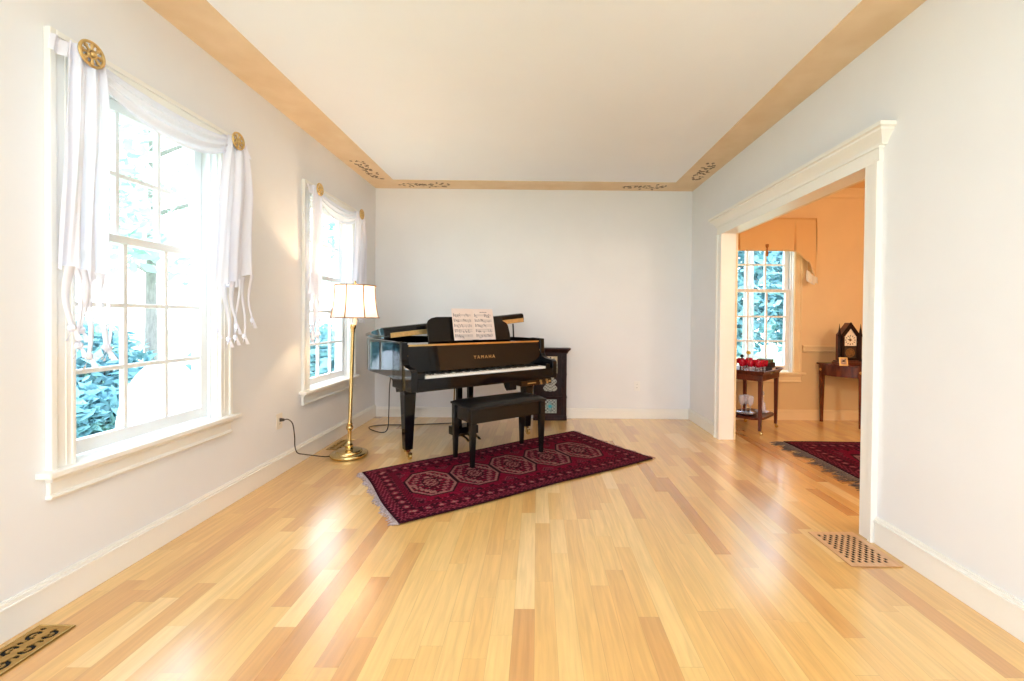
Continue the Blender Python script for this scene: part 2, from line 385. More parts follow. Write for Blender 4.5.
# ------------------------------------------------------------------ windows
def window(n, put, lab, tm, rows=True):
    """put(s,d,z) -> world; s along the wall from the window centre, d into the room"""
    def bx(q, s0, s1, d0, d1, z0, z1, mi=0):
        p, r = put(s0, d0, z0), put(s1, d1, z1); q.box(p[0], r[0], p[1], r[1], p[2], r[2], mi)
    q = MB()
    def ring(i, o, d):              # three sided casing
        bx(q, -o, -i, 0, d, ZS, ZH+o-.41); bx(q, i, o, 0, d, ZS, ZH+o-.41); bx(q, -i, i, 0, d, ZH+i-.41, ZH+o-.41)
    ring(.4055, .489, .018); ring(.4045, .42, .023); ring(.436, .442, .021); ring(.477, .5, .027)
    w = struct(q.build('window_%d' % n, tm, bevel=.003), lab, 'window')
    q = MB(); bx(q, -.535, .535, 0, .062, ZS-.022, ZS+.003); bx(q, -.3955, .3955, -.1, .01, ZS-.021, ZS+.0025); q.build('window_stool', tm, w, bevel=.005)
    q = MB(); bx(q, -.498, .498, 0, .018, ZS-.114, ZS-.024); bx(q, -.502, .502, 0, .03, ZS-.046, ZS-.023); bx(q, -.500, .500, 0, .023, ZS-.116, ZS-.094); bx(q, -.501, .501, 0, .028, ZS-.111, ZS-.101)
    q.build('apron', tm, w, bevel=.004)
    q = MB()
    for s in (-1, 1): bx(q, s*.396, s*.411, -.15, .002, ZS, ZH); bx(q, s*.383, s*.396, -.047, -.03, ZS, ZH)
    bx(q, -.411, .411, -.15, .002, ZH-.012, ZH+.001); bx(q, -.411, .411, -.15, -.1, ZS-.02, ZS+.012); bx(q, -.396, .396, -.047, -.03, ZH-.025, ZH-.012)
    q.build('jamb', SASH, w, bevel=.002)
    def sash(name, z0, z1, d0, d1, nr, bot, top):
        q = MB(); i = .34; o = .394
        bx(q, -o, -i, d0, d1, z0, z1); bx(q, i, o, d0, d1, z0, z1); bx(q, -i, i, d0, d1, z0, z0+bot); bx(q, -i, i, d0, d1, z1-top, z1)
        for k in (1, 2):
            s = -i+2*i*k/3; bx(q, s-.0105, s+.0105, d0+.006, d1-.004, z0+bot, z1-top)
        for k in range(1, nr):
            z = z0+bot+(z1-top-z0-bot)*k/nr; bx(q, -i, i, d0+.007, d1-.005, z-.0105, z+.0105)
        so = q.build(name, SASH, w, bevel=.003)
        q = MB(); dm = (d0+d1)/2; bx(q, -i, i, dm-.001, dm+.001, z0+bot, z1-top); q.build('pane', GLASS, so)
    sash('lower_sash', ZS+.013, 1.565, -.083, -.048, 3, .062, .038)
    sash('upper_sash', 1.527, ZH-.013, -.122, -.086, 2, .038, .05)
    return w
window(1, lambda s, d, z: (XL+d, WC1+s, z), 'nearer white double-hung window on the left wall', TRIM)
window(2, lambda s, d, z: (XL+d, WC2+s, z), 'farther white double-hung window behind the floor lamp', TRIM)
window(3, lambda s, d, z: (WC3+s, YB-d, z), 'dining room window behind the tea cart', DTRIM)
window(4, lambda s, d, z: (XL+d, -.55+s, z), 'unseen window added to the left wall beside the viewer for daylight', TRIM)  # extra window out of view, added to brighten the room
for k, c in enumerate(DCS):  # glazed doors added out of view to bring in more daylight
    q = MB()
    for a, d in ((c-.559, c-.47), (c+.47, c+.559)): q.box(a, d, YF-.09, YF-.04, .02, 2.319)
    q.box(c-.47, c+.47, YF-.09, YF-.04, .02, .2); q.box(c-.47, c+.47, YF-.09, YF-.04, 2.22, 2.319)
    q.box(c-.03, c+.03, YF-.088, YF-.042, .2, 2.22)
    for z in (.6, 1.0, 1.4, 1.8): q.box(c-.47, c+.47, YF-.076, YF-.054, z-.011, z+.011)
    dr = struct(q.build('door_%d' % (k+2), SASH), 'unseen glazed door added behind the viewer for daylight', 'door')
    for a, d in ((c-.47, c-.03), (c+.03, c+.47)):
        q = MB(); q.box(a, d, YF-.066, YF-.064, .2, 2.22); q.build('pane', GLASS, dr)

# ------------------------------------------------------------------ cased opening with entablature
q = MB()
q.box(XR-.003, XD0+.003, OY0-.012, OY0, 0, OZ); q.box(XR-.003, XD0+.003, OY1, OY1+.012, 0, OZ); q.box(XR-.003, XD0+.003, OY0-.012, OY1+.012, OZ, OZ+.012)
struct(q.build('door_1', TRIM), 'white lining of the wide opening to the dining room', 'doorway')
q = MB()
for a, c in ((OY0-.09, OY0+.004), (OY1-.004, OY1+.09)):
    q.box(XR-.022, XR, a, c, 0, OZ)
    e = a if a < OY0-.05 else c
    sg = -1 if e == a else 1
    q.box(XR-.034, XR, e+sg*.0015, e-sg*.02, 0, OZ-.001)
q.box(XR-.024, XR, OY0-.0925, OY1+.0925, OZ-.004, OZ+.075)
q.box(XR-.034, XR, OY0-.1, OY1+.1, OZ+.068, OZ+.078)
pr = [(0, OZ+.078), (.028, OZ+.078), (.03, OZ+.088), (.036, OZ+.098), (.046, OZ+.112), (.06, OZ+.128), (.07, OZ+.138), (.07, OZ+.15), (.084, OZ+.155), (.084, OZ+.175), (0, OZ+.175)]
# crown returns at both ends: loft the profile
vs = []; fs = []; n = len(pr)
for sgn, ye in ((-1, OY0-.09), (1, OY1+.09)):
    for d, z in pr: vs.append((XR-d, ye+sgn*d, z))
for i in range(n-1): fs.append((i, i+1, n+i+1, n+i))
q.add(vs, fs)
for sgn, ye, o in ((-1, OY0-.09, 0), (1, OY1+.09, n)):
    v2 = [(XR, ye+sgn*d, z) for d, z in pr]; q.add(vs[o:o+n]+v2, [(i, i+1, n+i+1, n+i) for i in range(n-1)])
q.add([vs[n-2], vs[2*n-2], (XR, OY1+.09+.084, OZ+.175), (XR, OY0-.09-.084, OZ+.175)], [(0,1,2,3)])
struct(q.build('trim_4', TRIM), 'white casing and crown moulding around the opening', 'trim')
q = MB()
for a, c in ((OY0-.09, OY0), (OY1, OY1+.09)): q.box(XD0, XD0+.02, a, c, 0, OZ)
q.box(XD0, XD0+.021, OY0-.091, OY1+.091, OZ-.002, OZ+.09)
struct(q.build('trim_5', DTRIM), 'cream casing on the dining room side of the opening', 'trim')

# ------------------------------------------------------------------ scarf curtains and medallions
def scarf(cy, label, seed, flare):
    R = random.Random(seed); x0 = XL+.066
    root = thing('scarf_curtain', label, 'curtain', (0, 0, 0), 0, 'white voile scarf curtains')
    zr = 2.245
    q = MB()
    def swag(u, v):
        s = -.43+.86*u; c = 4*u*(1-u)
        zt = zr+.02-.05*c; zb = zr-.03-.155*c**.75
        z = zt+(zb-zt)*v
        fold = .012*math.sin(v*19+u*4)*(.3+.7*c)
        return (x0+.005+.03*c*math.sin(v*PI)+fold+.01*v, cy+s, z)
    q.sheet(swag, 40, 26); q.build('swag', SHEER, root, smooth=True)
    for sgn, b0, b1, zb0, zb1 in ((-1, -.51, -.325, 1.36, 1.34), (1, .27, .60+flare, 1.33, 1.44)):
        q = MB(); sc = .43*sgn
        def panel(u, v):
            t = min(1, v*2.6)**.6
            a = sc-.055+(b0-sc+.055)*t; c = sc+.055+(b1-sc-.055)*t
            s = a+(c-a)*u; zb = zb0+(zb1-zb0)*u+.025*math.sin(u*9)
            z = zr+.02+(zb-zr-.02)*v
            d = .02*math.sin(u*PI*6+seed)*(.35+.65*v)+.008*math.sin(u*PI*11+v*3)+.012*math.sin(v*4+u*2)
            return (x0+.02+d, cy+s, z)
        q.sheet(panel, 60, 30); q.build('side_panel', SHEER, root, smooth=True)
        # ruffle gathered above the medallion
        q = MB()
        q.sheet(lambda u, v: (x0-.02+.045*v+.008*math.sin(u*20), cy+sc-sgn*0+(u-.5)*.15-sgn*-.06*v, zr+.045*math.sin(v*PI)-.12*v*(u if sgn < 0 else 1-u)*0-.06*v), 20, 8)
        q.build('gathered_ruffle', SHEER, root, smooth=True)
        # knotted tails
        for k in range(6):
            f = (k+.5)/6; s = b0+(b1-flare-b0)*f; zt = zb0+(zb1-zb0)*f+.02; zl = zt-R.uniform(.2, .38 if not (flare and sgn > 0) else .27)
            q = MB(); wd = R.uniform(.009, .02); ph = R.uniform(0, 6); sw = R.uniform(-.03, .03)
            def strip(u, v):
                w = wd*(1.3-.7*v)*(1 if v < .93 else .75)
                return (x0+.02+.012*math.sin(ph+v*5)+.006*math.sin(u*PI), cy+s+sw*v+(u-.5)*2*w, zt+(zl-zt)*v)
            q.sheet(strip, 4, 14)
            xe, ye = x0+.02+.012*math.sin(ph+5), cy+s+sw
            q.ball((xe, ye, zl), .014, 6, sz=1.2)
            for e in (-1, 1): q.sheet(lambda u, v: (xe+.004*e+.01*u, ye+e*.022*v*(.4+u), zl-.006-.045*v), 2, 3)
            q.build('knotted_tail', SHEER, root, smooth=True)
    return root
scarf(WC1, 'white voile scarf curtain with knotted tails draped over the nearer left window', 3, 0)
scarf(WC2, 'white voile scarf curtain with knotted tails draped over the farther window behind the lamp', 5, .06)

def medallion(loc, label):
    root = thing('curtain_medallion', label, 'curtain holdback', loc, 0, 'gilded curtain medallions')
    M = Matrix.Rotation(PI/2, 4, 'Y')
    q = MB(); r = .047
    for rr, tr in ((r, .006), (.016, .005)):
        ring = [(rr*math.cos(a*2*PI/28), rr*math.sin(a*2*PI/28), 0) for a in range(29)]
        q.tube([M @ Vector(p) for p in ring], tr, 8)
    for k in range(8):
        a = 2*PI*k/8; p = Vector((math.cos(a), math.sin(a), 0)); t = Vector((-math.sin(a), math.cos(a), 0))
        q.tube([M @ (p*.014), M @ (p*.03), M @ (p*r)], [.0035, .0055, .0035], 6)
        q.tube([M @ (p*.033-t*.009), M @ (p*.04), M @ (p*.033+t*.009)], .0028, 5)
    q.build('openwork_disc', GOLD, root, smooth=True)
    q = MB(); q.ball((.003, 0, 0), .011, 8); q.build('boss', GOLD, root, smooth=True)
    q = MB(); q.tube([(0, 0, 0), (-(loc[0]-XL)+.012, 0, 0)], .006, 8); q.lathe([(.016, 0), (.016, .006)], (0, 0, 0), 16, M=Matrix.Translation((-(loc[0]-XL)+.036, 0, 0)) @ M)
    q.build('post', GOLD, root, smooth=True)
for cy, w in ((WC1, 'nearer left window'), (WC2, 'farther window behind the lamp')):
    for s, e in ((-1, 'left'), (1, 'right')):
        medallion((XL+.112, cy+s*.425, 2.245), 'gilded openwork medallion at the upper %s corner of the %s' % (e, w))

# ------------------------------------------------------------------ rugs
def h2(i, j): 
    x = math.sin(i*127.1+j*311.7)*43758.5453
    return x-math.floor(x)
CRIM, MAR, DKM, BLUE, ROSE, TAUPE, BLK = [lin(*c) for c in ((104, 10, 36), (72, 8, 28), (46, 8, 22), (46, 18, 34), (118, 48, 60), (128, 84, 80), (30, 8, 18))]
def gul(x, y, a, c):
    """octagon medallion of half sizes a,c ; returns colour or None"""
    X, Y = abs(x)/a, abs(y)/c
    if max(X, Y) > 1 or X+Y > 1.45: return None
    m = max(X, Y, (X+Y)/1.45)
    if m > .93: return BLK
    if m > .84: return TAUPE
    qd = (x > 0) != (y > 0)
    if m < .36: 
        if m > .3: return BLK
        return TAUPE if (int(abs(x)*60)+int(abs(y)*60)) % 2 else MAR
    k = (int(abs(x)*48)*3+int(abs(y)*52)*5) % 7
    base = TAUPE if qd or k in (1, 4) else ROSE
    if k in (0, 3): return DKM
    if k == 5: return CRIM
    return base if h2(int(x*90), int(y*90)) > .25 else MAR
def rugcol(L, W, n, bd):
    def f(u, v):
        e = min(u, v, L-u, W-v)
        along = u if min(v, W-v) < min(u, L-u) else v
        if e < .012: return DKM
        if e < bd:
            t = (e-.012)/(bd-.012)
            if t < .06 or .3 < t < .34 or .68 < t < .72 or t > .95: return BLK if int(along*80) % 3 else ROSE
            if t < .3: return (ROSE if (int(along*45)+int(e*110)) % 3 == 0 else MAR)
            if t < .68:
                p = (along/.085) % 1-.5; q = (t-.51)/.19
                if abs(p)*2.2+abs(q) < .42: return TAUPE
                if abs(p)*2+abs(q) < .8: return CRIM if int(along*100) % 2 else ROSE
                return DKM if h2(int(u*110), int(v*110)) > .3 else MAR
            return (CRIM if (int(along*60)+int(e*90)) % 2 else DKM)
        iu, iv = u-bd, v-bd; LL, WW = L-2*bd, W-2*bd
        p = LL/n; k = min(n-1, int(iu/p)); x = iu-(k+.5)*p; y = iv-WW/2
        c = gul(x, y, p*.5, WW*.40)
        if c: return c
        if min(iv, WW-iv) < .035: return CRIM if int(u*30) % 3 else DKM
        dx = abs(abs(x)-p/2); dy = abs(abs(y)-WW*.42)
        if dx/.06+dy/.06 < 1: return DKM if int((dx+dy)*90) % 2 else ROSE
        return CRIM if h2(int(u*120), int(v*120)) > .12 else MAR
    return f
def make_rug(label, corners, L, W, n, bd, nx, ny, fr_mat0, fr_mat1, sides, z=.007, frl=.036):
    A, B_, C_, D_ = [Vector(c) for c in corners]
    root = thing('area_rug', label, 'rug', (0, 0, 0))
    def pl(u, v):
        s, t = u/L, v/W
        p = A*(1-s)*(1-t)+B_*s*(1-t)+C_*s*t+D_*(1-s)*t
        n_ = Vector((-(B_-A).y, (B_-A).x)).normalized()
        p = p+n_*(.006*math.sin(s*11+t*2))+(B_-A).normalized()*(.008*math.sin(t*7+s))
        return (p.x, p.y, z)
    raster('pile', RUGM, root, L, W, nx, ny, rugcol(L, W, n, bd), pl, thick=z-.0005)
    for sd, m in sides:
        q = MB(); e0 = 0 if sd == 0 else L; dr = (A-B_).normalized()*(1 if sd == 0 else -1)
        N = int(W/.009)
        for k in range(N):
            v = W*(k+.5)/N; p = Vector(pl(e0, v)); tdir = (D_-A).normalized()
            g = math.sin(k*.55)*.5+math.sin(k*.23)*.6
            l = frl*(1+.35*math.sin(k*.31)+rnd(-.25, .25)); sl = .35*g+rnd(-.25, .25)
            e = p.xy+dr*l+tdir*l*sl; mid = p.xy+dr*l*.5+tdir*l*sl*.3
            q.tube([(p.x, p.y, z*.7), (mid.x, mid.y, .008+rnd(0, .003)), (e.x, e.y, .003)], [.0042, .0036, .0022], 4)
        f_ = q.build('fringe', m, root); f_['kind'] = 'stuff'
    for e0 in (0, L):
        q = MB(); q.tube([Vector(pl(e0, W*k/30)) + Vector((0, 0, -.002)) for k in range(31)], .0045, 5)
        q.build('selvedge', fr_mat1, root)
    return root
make_rug('crimson rug with five octagon medallions under the piano bench', ((-1.315, 3.225), (.375, 4.462), (.985, 3.6), (-.78, 2.42)), 2.12, 1.0, 5, .2, 424, 200,
         FRINGE, FRINGE, ((0, FRINGE), (1, mat('tan_cotton_fringe', lin(168, 128, 118), .9, col2=lin(132, 92, 88), nscale=90))))
make_rug('dark crimson rug with grey fringe on the dining room floor', ((2.41, 4.14), (4.2, 4.14), (4.2, 2.3), (2.43, 2.3)), 1.79, 1.84, 4, .26, 200, 200,
         FRINGED, FRINGE, ((0, FRINGED),), frl=.11)

# ------------------------------------------------------------------ grand piano
TH = math.radians(39.5)
PO = (-.441+.02*math.sin(TH)+.0, 3.785-.02*math.cos(TH), 0)
piano = thing('grand_piano', 'black lacquered baby grand piano standing in the far left corner', 'piano', PO, TH)
half = [(-.745, .12), (-.745, .45), (-.745, .72), (-.742, .86), (-.715, 1.03), (-.645, 1.2), (-.53, 1.33), (-.39, 1.39), (-.25, 1.375), (-.11, 1.30), (.0, 1.2), (.1, 1.08), (.21, .95), (.33, .84), (.48, .74), (.62, .65), (.71, .55), (.742, .44), (.745, .3), (.745, .12)]
out = [tuple(p) for p in smoothline([(x, y, 0) for x, y in half], 5)]; out = [(p[0], p[1]) for p in out]
def inset(poly, d):
    res = []
    for i, p in enumerate(poly):
        a = Vector(poly[max(i-1, 0)]); c = Vector(poly[min(i+1, len(poly)-1)]); t = (c-a).normalized(); n_ = Vector((t.y, -t.x)); res.append((p[0]+n_.x*d, p[1]+n_.y*d))
    return res
inn = inset(out, .05)
ZR0, ZR1 = .685, .985
q = MB(); n = len(out)
vs = [(*p, ZR0) for p in out]+[(*p, ZR1) for p in out]+[(*p, ZR0) for p in inn]+[(*p, ZR1) for p in inn]; fs = []
for i in range(n-1):
    fs += [(i, i+1, n+i+1, n+i), (2*n+i+1, 2*n+i, 3*n+i, 3*n+i+1), (n+i, n+i+1, 3*n+i+1, 3*n+i), (i+1, i, 2*n+i, 2*n+i+1)]
fs += [(0, n, 3*n, 2*n), (n-1, 3*n-1, 4*n-1, 2*n-1)]
q.add(vs, fs)
cheek = [(.3, .985), (.115, .985), (.112, .88), (.105, .84), (.085, .812), (.05, .797), (.0, .79), (-.055, .785), (-.078, .77), (-.082, .745), (-.082, .612), (.3, .612)]
for x in (-.745, .69): q.prism(cheek, x, x+.055, 'x')
q.build('case', BLACK, piano, smooth=True, bevel=.004)
q = MB(); q.box(-.689, .689, -.062, .34, .606, .668); q.box(-.60, .60, .34, .9, .64, .684); q.build('key_bed', BLACKS, piano, bevel=.004)
q = MB(); q.box(-.689, .689, -.078, -.062, .625, .708); q.build('key_slip', BLACK, piano, bevel=.003)
for s in (-1, 1):
    q = MB(); q.box(s*.622, s*.688, -.06, .1, .669, .752); q.build('key_block', BLACK, piano, bevel=.008)
kw = 1.236/52; wk = MB(); wk.box(-kw/2+.0006, kw/2-.0006, -.058, .1, .69, .727)
wo = wk.build('white_key', IVORY, piano, bevel=.0012, seg=1); bk = MB(); bk.box(-.0055, .0055, .0, .1, .722, .738); bo = bk.build('black_key', EBONY, piano, bevel=.002)
nb = 0
for i in range(52):
    o = wo if i == 0 else wo.copy()
    if i: COL.objects.link(o)
    o.location.x = -.618+kw*(i+.5)
    if i < 51 and (i % 7) in (0, 2, 3, 5, 6):
        o = bo if nb == 0 else bo.copy()
        if nb: COL.objects.link(o)
        o.location.x = -.618+kw*(i+1); nb += 1
# fall board, leaning back slightly, with hinge and lettering
fb = MB(); fb.prism([(.098, .738), (.118, .738), (.152, .958), (.132, .958)], -.688, .688, 'x'); fbo = fb.build('fallboard', BLACK, piano, bevel=.003)
q = MB(); q.box(-.68, .68, .124, .134, .951, .966); q.build('hinge', BRASS, fbo)
for x in (-.36, .0, .36):
    q = MB(); q.lathe([(.007, 0), (.007, .004)], (0, 0, 0), 12, M=Matrix.Translation((x, .126, .957)) @ Matrix.Rotation(PI/2, 4, 'X'))
    q.build('hinge_screw', BRASS, fbo)
tc = bpy.data.curves.new('lettering', 'FONT'); tc.body = 'YAMAHA'; tc.size = .043; tc.extrude = .0006; tc.align_x = 'CENTER'; tc.space_character = 1.45
to = bpy.data.objects.new('lettering_source', tc); COL.objects.link(to)
bpy.context.view_layer.update()
me = bpy.data.meshes.new_from_object(to.evaluated_get(bpy.context.evaluated_depsgraph_get())); bpy.data.objects.remove(to)
me.name = 'lettering'; me.materials.clear(); me.materials.append(GOLD)
lo = bpy.data.objects.new('lettering', me); COL.objects.link(lo); lo.parent = fbo
ta = math.atan2(.034, .22); lo.rotation_euler = (PI/2-ta, 0, 0); lo.location = (.03, .1078, .822)
# inside and top
q = MB(); q.prism([p for p in inset(out, .052)], .86, .88, 'z'); q.build('iron_plate', IRON, piano)
q = MB(); q.box(-.69, .69, .135, .42, .944, .964); q.box(-.69, .69, .155, .2, .7, .962); q.build('music_shelf', BLACK, piano, bevel=.003)
# music desk
ds = MB(); prof = [(-.385, 0), (.50, 0), (.505, .06), (.495, .15), (.48, .178), (.44, .2), (.432, .21), (.43, .243), (.4, .246), (-.28, .236), (-.33, .226), (-.365, .205), (-.385, .17), (-.385, .08)]
DM = Matrix.Translation((-.035, .31, .965)) @ Matrix.Rotation(-math.radians(14), 4, 'X')
ds.prism(prof, 0, .016, 'y', M=DM); ds.box(-.36, .46, -.03, .0, 0, .012, M=DM); ds.build('music_desk', BLACKS, piano, bevel=.004)
# lid on the short stick, front flap folded back on top of it
PH = math.radians(5.6); LM = Matrix.Translation((-.75, 0, .993)) @ Matrix.Rotation(-PH, 4, 'Y') @ Matrix.Translation((.75, 0, -.993))
lidp = [p for p in inset(out, -.012) if p[1] > .46]; lidp = [(-.757, .455)]+lidp+[(.755, .455)]
q = MB(); q.prism(lidp, 1.001, 1.02, 'z', M=LM); lid = q.build('lid', BLACK, piano, bevel=.003)
q = MB(); q.prism([(.452, 1.024), (.456, 1.075), (.47, 1.092), (.50, 1.096), (.77, 1.056), (.78, 1.046), (.78, 1.03)], -.755, .755, 'x', M=LM); q.build('lid_flap', BLACK, piano, bevel=.004)
q = MB(); q.box(-.70, .742, .446, .452, .1004e1, 1.046, M=LM); q.build('lid_reflection_strip', GOLD, lid)  # gold strip at the fold imitates the iron plate's reflection under the lid
q = MB(); q.tube([(.62, .47, .985), (.61, .47, 1.128)], .008, 8); q.build('prop_stick', BLACK, piano)
# legs
def leg(x, y, fl):
    q = MB(); q.frustum((x, y), .033, .033, .085, .051, .051, .56); q.frustum((x, y), .056, .056, .56, .06, .06, .61)
    lg = q.build('leg', BLACK, piano, bevel=.005)
    q = MB()
    if fl: q.prism([(y-.15, .612), (y+.058, .56), (y+.075, .60), (y+.12, .635), (y+.18, .662), (y+.27, .684), (y-.15, .684)], x-.08, x+.06, 'x')
    else: q.box(x-.09, x+.09, y-.09, y+.09, .605, .686)
    q.build('leg_block', BLACK, lg, bevel=.006)
    q = MB(); q.lathe([(.03, .07), (.03, .086)], (x, y, 0), 16); q.lathe([(.012, .045), (.012, .07)], (x, y, 0), 12)
    M = Matrix.Translation((x+.012, y-.014, .024)) @ Matrix.Rotation(PI/2, 4, 'Y'); q.lathe([(.01, -.013), (.024, -.011), (.024, .011), (.01, .013)], n=18, M=M)
    q.box(x-.006, x-.002, y-.024, y+.01, .02, .055); q.box(x+.026, x+.03, y-.024, y+.01, .02, .055); q.box(x-.006, x+.03, y-.024, y+.01, .05, .055)
    q.build('caster', BRASS, lg, smooth=True)
leg(-.63, .25, True); leg(.63, .25, True); leg(-.28, 1.15, False)
# lyre
q = MB(); q.box(-.17, .17, .26, .5, .57, .61); q.box(-.09, .09, .36, .46, .535, .575)
for s in (-1, 1): q.frustum((s*.06, .41), .022, .022, .15, .024, .024, .545)
q.box(-.12, .12, .35, .5, .075, .155); ly = q.build('pedal_lyre', BLACK, piano, bevel=.004)
for k in (-1, 0, 1):
    q = MB(); q.prism([(.35, .088), (.30, .082), (.25, .07), (.222, .055), (.222, .048), (.25, .056), (.30, .07), (.35, .075)], k*.06-.014, k*.06+.014, 'x'); q.build('pedal', BRASS, ly, bevel=.003)
q = MB()
for s in (-1, 1): q.tube([(s*.09, .44, .57), (s*.08, .49, .13)], .007, 8)
q.build('lyre_brace', BRASS, ly)
# player control box and bracket under the key bed
q = MB(); q.box(.33, .70, -.055, .12, .555, .603); cb = tag(q.build('control_box', mat('brown_lacquered_metal', lin(70, 48, 26), .3, .6, noise=.2), piano, bevel=.004), 'brown control box with gold knobs')
q = MB(); q.box(.40, .50, -.058, -.054, .574, .584); q.build('name_strip', GOLD, cb)
for x, z in ((.555, .591), (.562, .568), (.63, .593), (.638, .57), (.668, .581)):
    q = MB(); q.lathe([(.011, 0), (.011, .012), (.008, .016)], (0, 0, 0), 14, M=Matrix.Translation((x, -.054, z)) @ Matrix.Rotation(PI/2, 4, 'X')); q.build('knob', GOLD, cb, smooth=True)
q = MB(); q.prism([(-.03, .606), (-.03, .53), (.02, .52), (.05, .55), (.08, .606)], .21, .29, 'x'); q.build('under_bracket', BLACKS, piano, bevel=.003)
# power cord hanging from the piano
def wp(x, y, z):      # world -> piano frame
    dx, dy = x-PO[0], y-PO[1]; return (dx*math.cos(TH)+dy*math.sin(TH), -dx*math.sin(TH)+dy*math.cos(TH), z)
q = MB(); q.tube(smoothline([wp(-1.40, 4.12, .69), wp(-1.43, 4.15, .5), wp(-1.46, 4.22, .25), wp(-1.50, 4.30, .06), wp(-1.58, 4.36, .007), wp(-1.73, 4.47, .006), wp(-1.79, 4.58, .006), wp(-1.70, 4.66, .006), wp(-1.45, 4.68, .006), wp(-1.2, 4.72, .006), wp(-.95, 4.78, .006)], 8), .005, 6)
q.build('power_cord', CABLE, piano, smooth=True)

# sheet music
sm = thing('sheet_music', 'open music book with two printed pages on the piano desk', 'sheet music', PO, TH)
SM = Matrix.Translation((-.062, .29, .976)) @ Matrix.Rotation(-math.radians(13), 4, 'X')
PAPER, INK = lin(232, 216, 208), lin(118, 108, 108)
def page(seed, gap):
    R = random.Random(seed); notes = [(R.uniform(.02, .19), R.uniform(-1.2, 1.2), R.choice((.006, .012, .02))) for _ in range(62)]
    def f(u, v):
        if not (.014 < u < .2 and .018 < v < .272): return PAPER
        if v > .262: return INK if gap and .07 < u < .15 and int(u*300) % 3 else PAPER
        k = int((v-.018)/.049); y = (v-.018)-k*.049
        if 0 <= y-.012 <= .024:
            w = (y-.012)/.006
            if abs(w-round(w)) < .16: return lin(158, 146, 144)
        for i, (nu, off, ln) in enumerate(notes):
            if i % 5 == k:
                yy = .024+off*.01
                if abs(u-nu) < .0028 and abs(y-yy) < .003: return INK
                if abs(u-nu-.0025) < .0011 and yy-.016 < y < yy: return INK
                if ln > .01 and 0 < u-nu < ln and abs(y-yy+.015) < .0016: return INK
        if u < .02 and .01 < y < .04: return INK
        return PAPER
    return f
for s, sd in ((-1, 4), (1, 9)):
    def pl(u, v, s=s):
        uu = u if s > 0 else u-.225
        cv = .006*math.sin(abs(uu)/.225*PI)+.004*abs(uu)/.225
        return tuple(SM @ Vector((.105+uu, -.004-cv, .002+v)))
    raster('page', PRINT, sm, .225, .30, 105, 140, page(sd, s > 0), pl, thick=.001)

# ------------------------------------------------------------------ piano bench
bench = thing('piano_bench', 'black piano bench with padded leather top standing on the crimson rug', 'bench', (-.318, 3.668, .007), math.radians(36.6))
q = MB(); q.sheet(lambda u, v: ((u-.5)*.75, (v-.5)*.355, .478+.022*min(1, 9*min(u, 1-u))**.4*min(1, 6*min(v, 1-v))**.4), 40, 24)
q.box(-.375, .375, -.1775, .1775, .462, .479); q.build('padded_top', LEATHER, bench, smooth=True, bevel=.002)
q = MB()
for s in (-1, 1): q.box(-.345, .345, s*.142, s*.16, .345, .462); q.box(s*.33, s*.348, -.15, .15, .345, .462)
q.build('apron', BLACKS, bench, bevel=.003)
for sx in (-1, 1):
    for sy in (-1, 1):
        q = MB(); x, y = sx*.338, sy*.151
        q.frustum((x, y), .015, .015, 0, .025, .025, .35); q.box(x-.025, x+.025, y-.025, y+.025, .35, .462); q.build('leg', BLACKS, bench, bevel=.003)

# ------------------------------------------------------------------ floor lamp
LX, LY = -1.594, 3.634
lamp = thing('floor_lamp', 'brass floor lamp with a lit white panelled shade beside the farther window', 'lamp', (LX, LY, 0))
q = MB(); q.lathe([(.02, 0), (.135, 0), (.148, .006), (.152, .016), (.15, .026), (.143, .033), (.112, .036), (.106, .04), (.104, .05), (.098, .056), (.05, .059), (.038, .062), (.03, .075), (.034, .088), (.034, .096), (.024, .106), (.02, .12), (.0175, .13)], n=48)
q.build('base', BRASS, lamp, smooth=True)
q = MB(); q.lathe([(.0165, .125), (.0165, .215), (.019, .222), (.026, .232), (.03, .245), (.026, .258), (.018, .266), (.022, .272), (.022, .28), (.015, .286), (.0145, .7), (.0145, 1.05), (.0175, 1.06), (.0175, 1.08), (.022, 1.09), (.024, 1.105), (.024, 1.12), (.012, 1.125)], n=24)
LT = Matrix.Translation((0, 0, .1)) @ Matrix.Rotation(math.radians(1.7), 4, 'Y') @ Matrix.Translation((0, 0, -.1))
q.v = [tuple(LT @ Vector(p)) for p in q.v]; q.build('pole', BRASS, lamp, smooth=True)
sxo = .046
q = MB(); q.lathe([(.014, 1.12), (.016, 1.14), (.016, 1.2), (.012, 1.21)], (sxo, 0, 0), 20); q.build('socket', PLASTIC, lamp, smooth=True)
BULB = bpy.data.materials.new('glowing_bulb'); BULB.use_nodes = True; nt = BULB.node_tree; pb = nt.nodes['Principled BSDF']
pb.inputs['Emission Color'].default_value = (1, .75, .45, 1); pb.inputs['Emission Strength'].default_value = 8
q = MB(); q.ball((sxo, 0, 1.275), .033, 10, sz=1.25); q.build('bulb', BULB, lamp, smooth=True)
SHADE = sheer('lamp_shade_silk', lin(246, 240, 234), .0, .15)
NP = 8; z0s, z1s = 1.18, 1.452
def shade_pt(a, v, k=1.0):
    r = 0.196+(.166-.196)*v-.009*math.sin(v*PI)
    ph = (a/(2*PI)*NP) % 1; r *= 1-.022*math.sin(ph*PI)
    return (sxo+r*k*math.cos(a), r*k*math.sin(a), z0s+(z1s-z0s)*v)
q = MB(); nseg = NP*8
vs = [shade_pt(2*PI*i/nseg, j/10) for j in range(11) for i in range(nseg)]
q.add(vs, [(j*nseg+i, j*nseg+(i+1) % nseg, (j+1)*nseg+(i+1) % nseg, (j+1)*nseg+i) for j in range(10) for i in range(nseg)])
so = q.build('lamp_shade', SHADE, lamp, smooth=True)
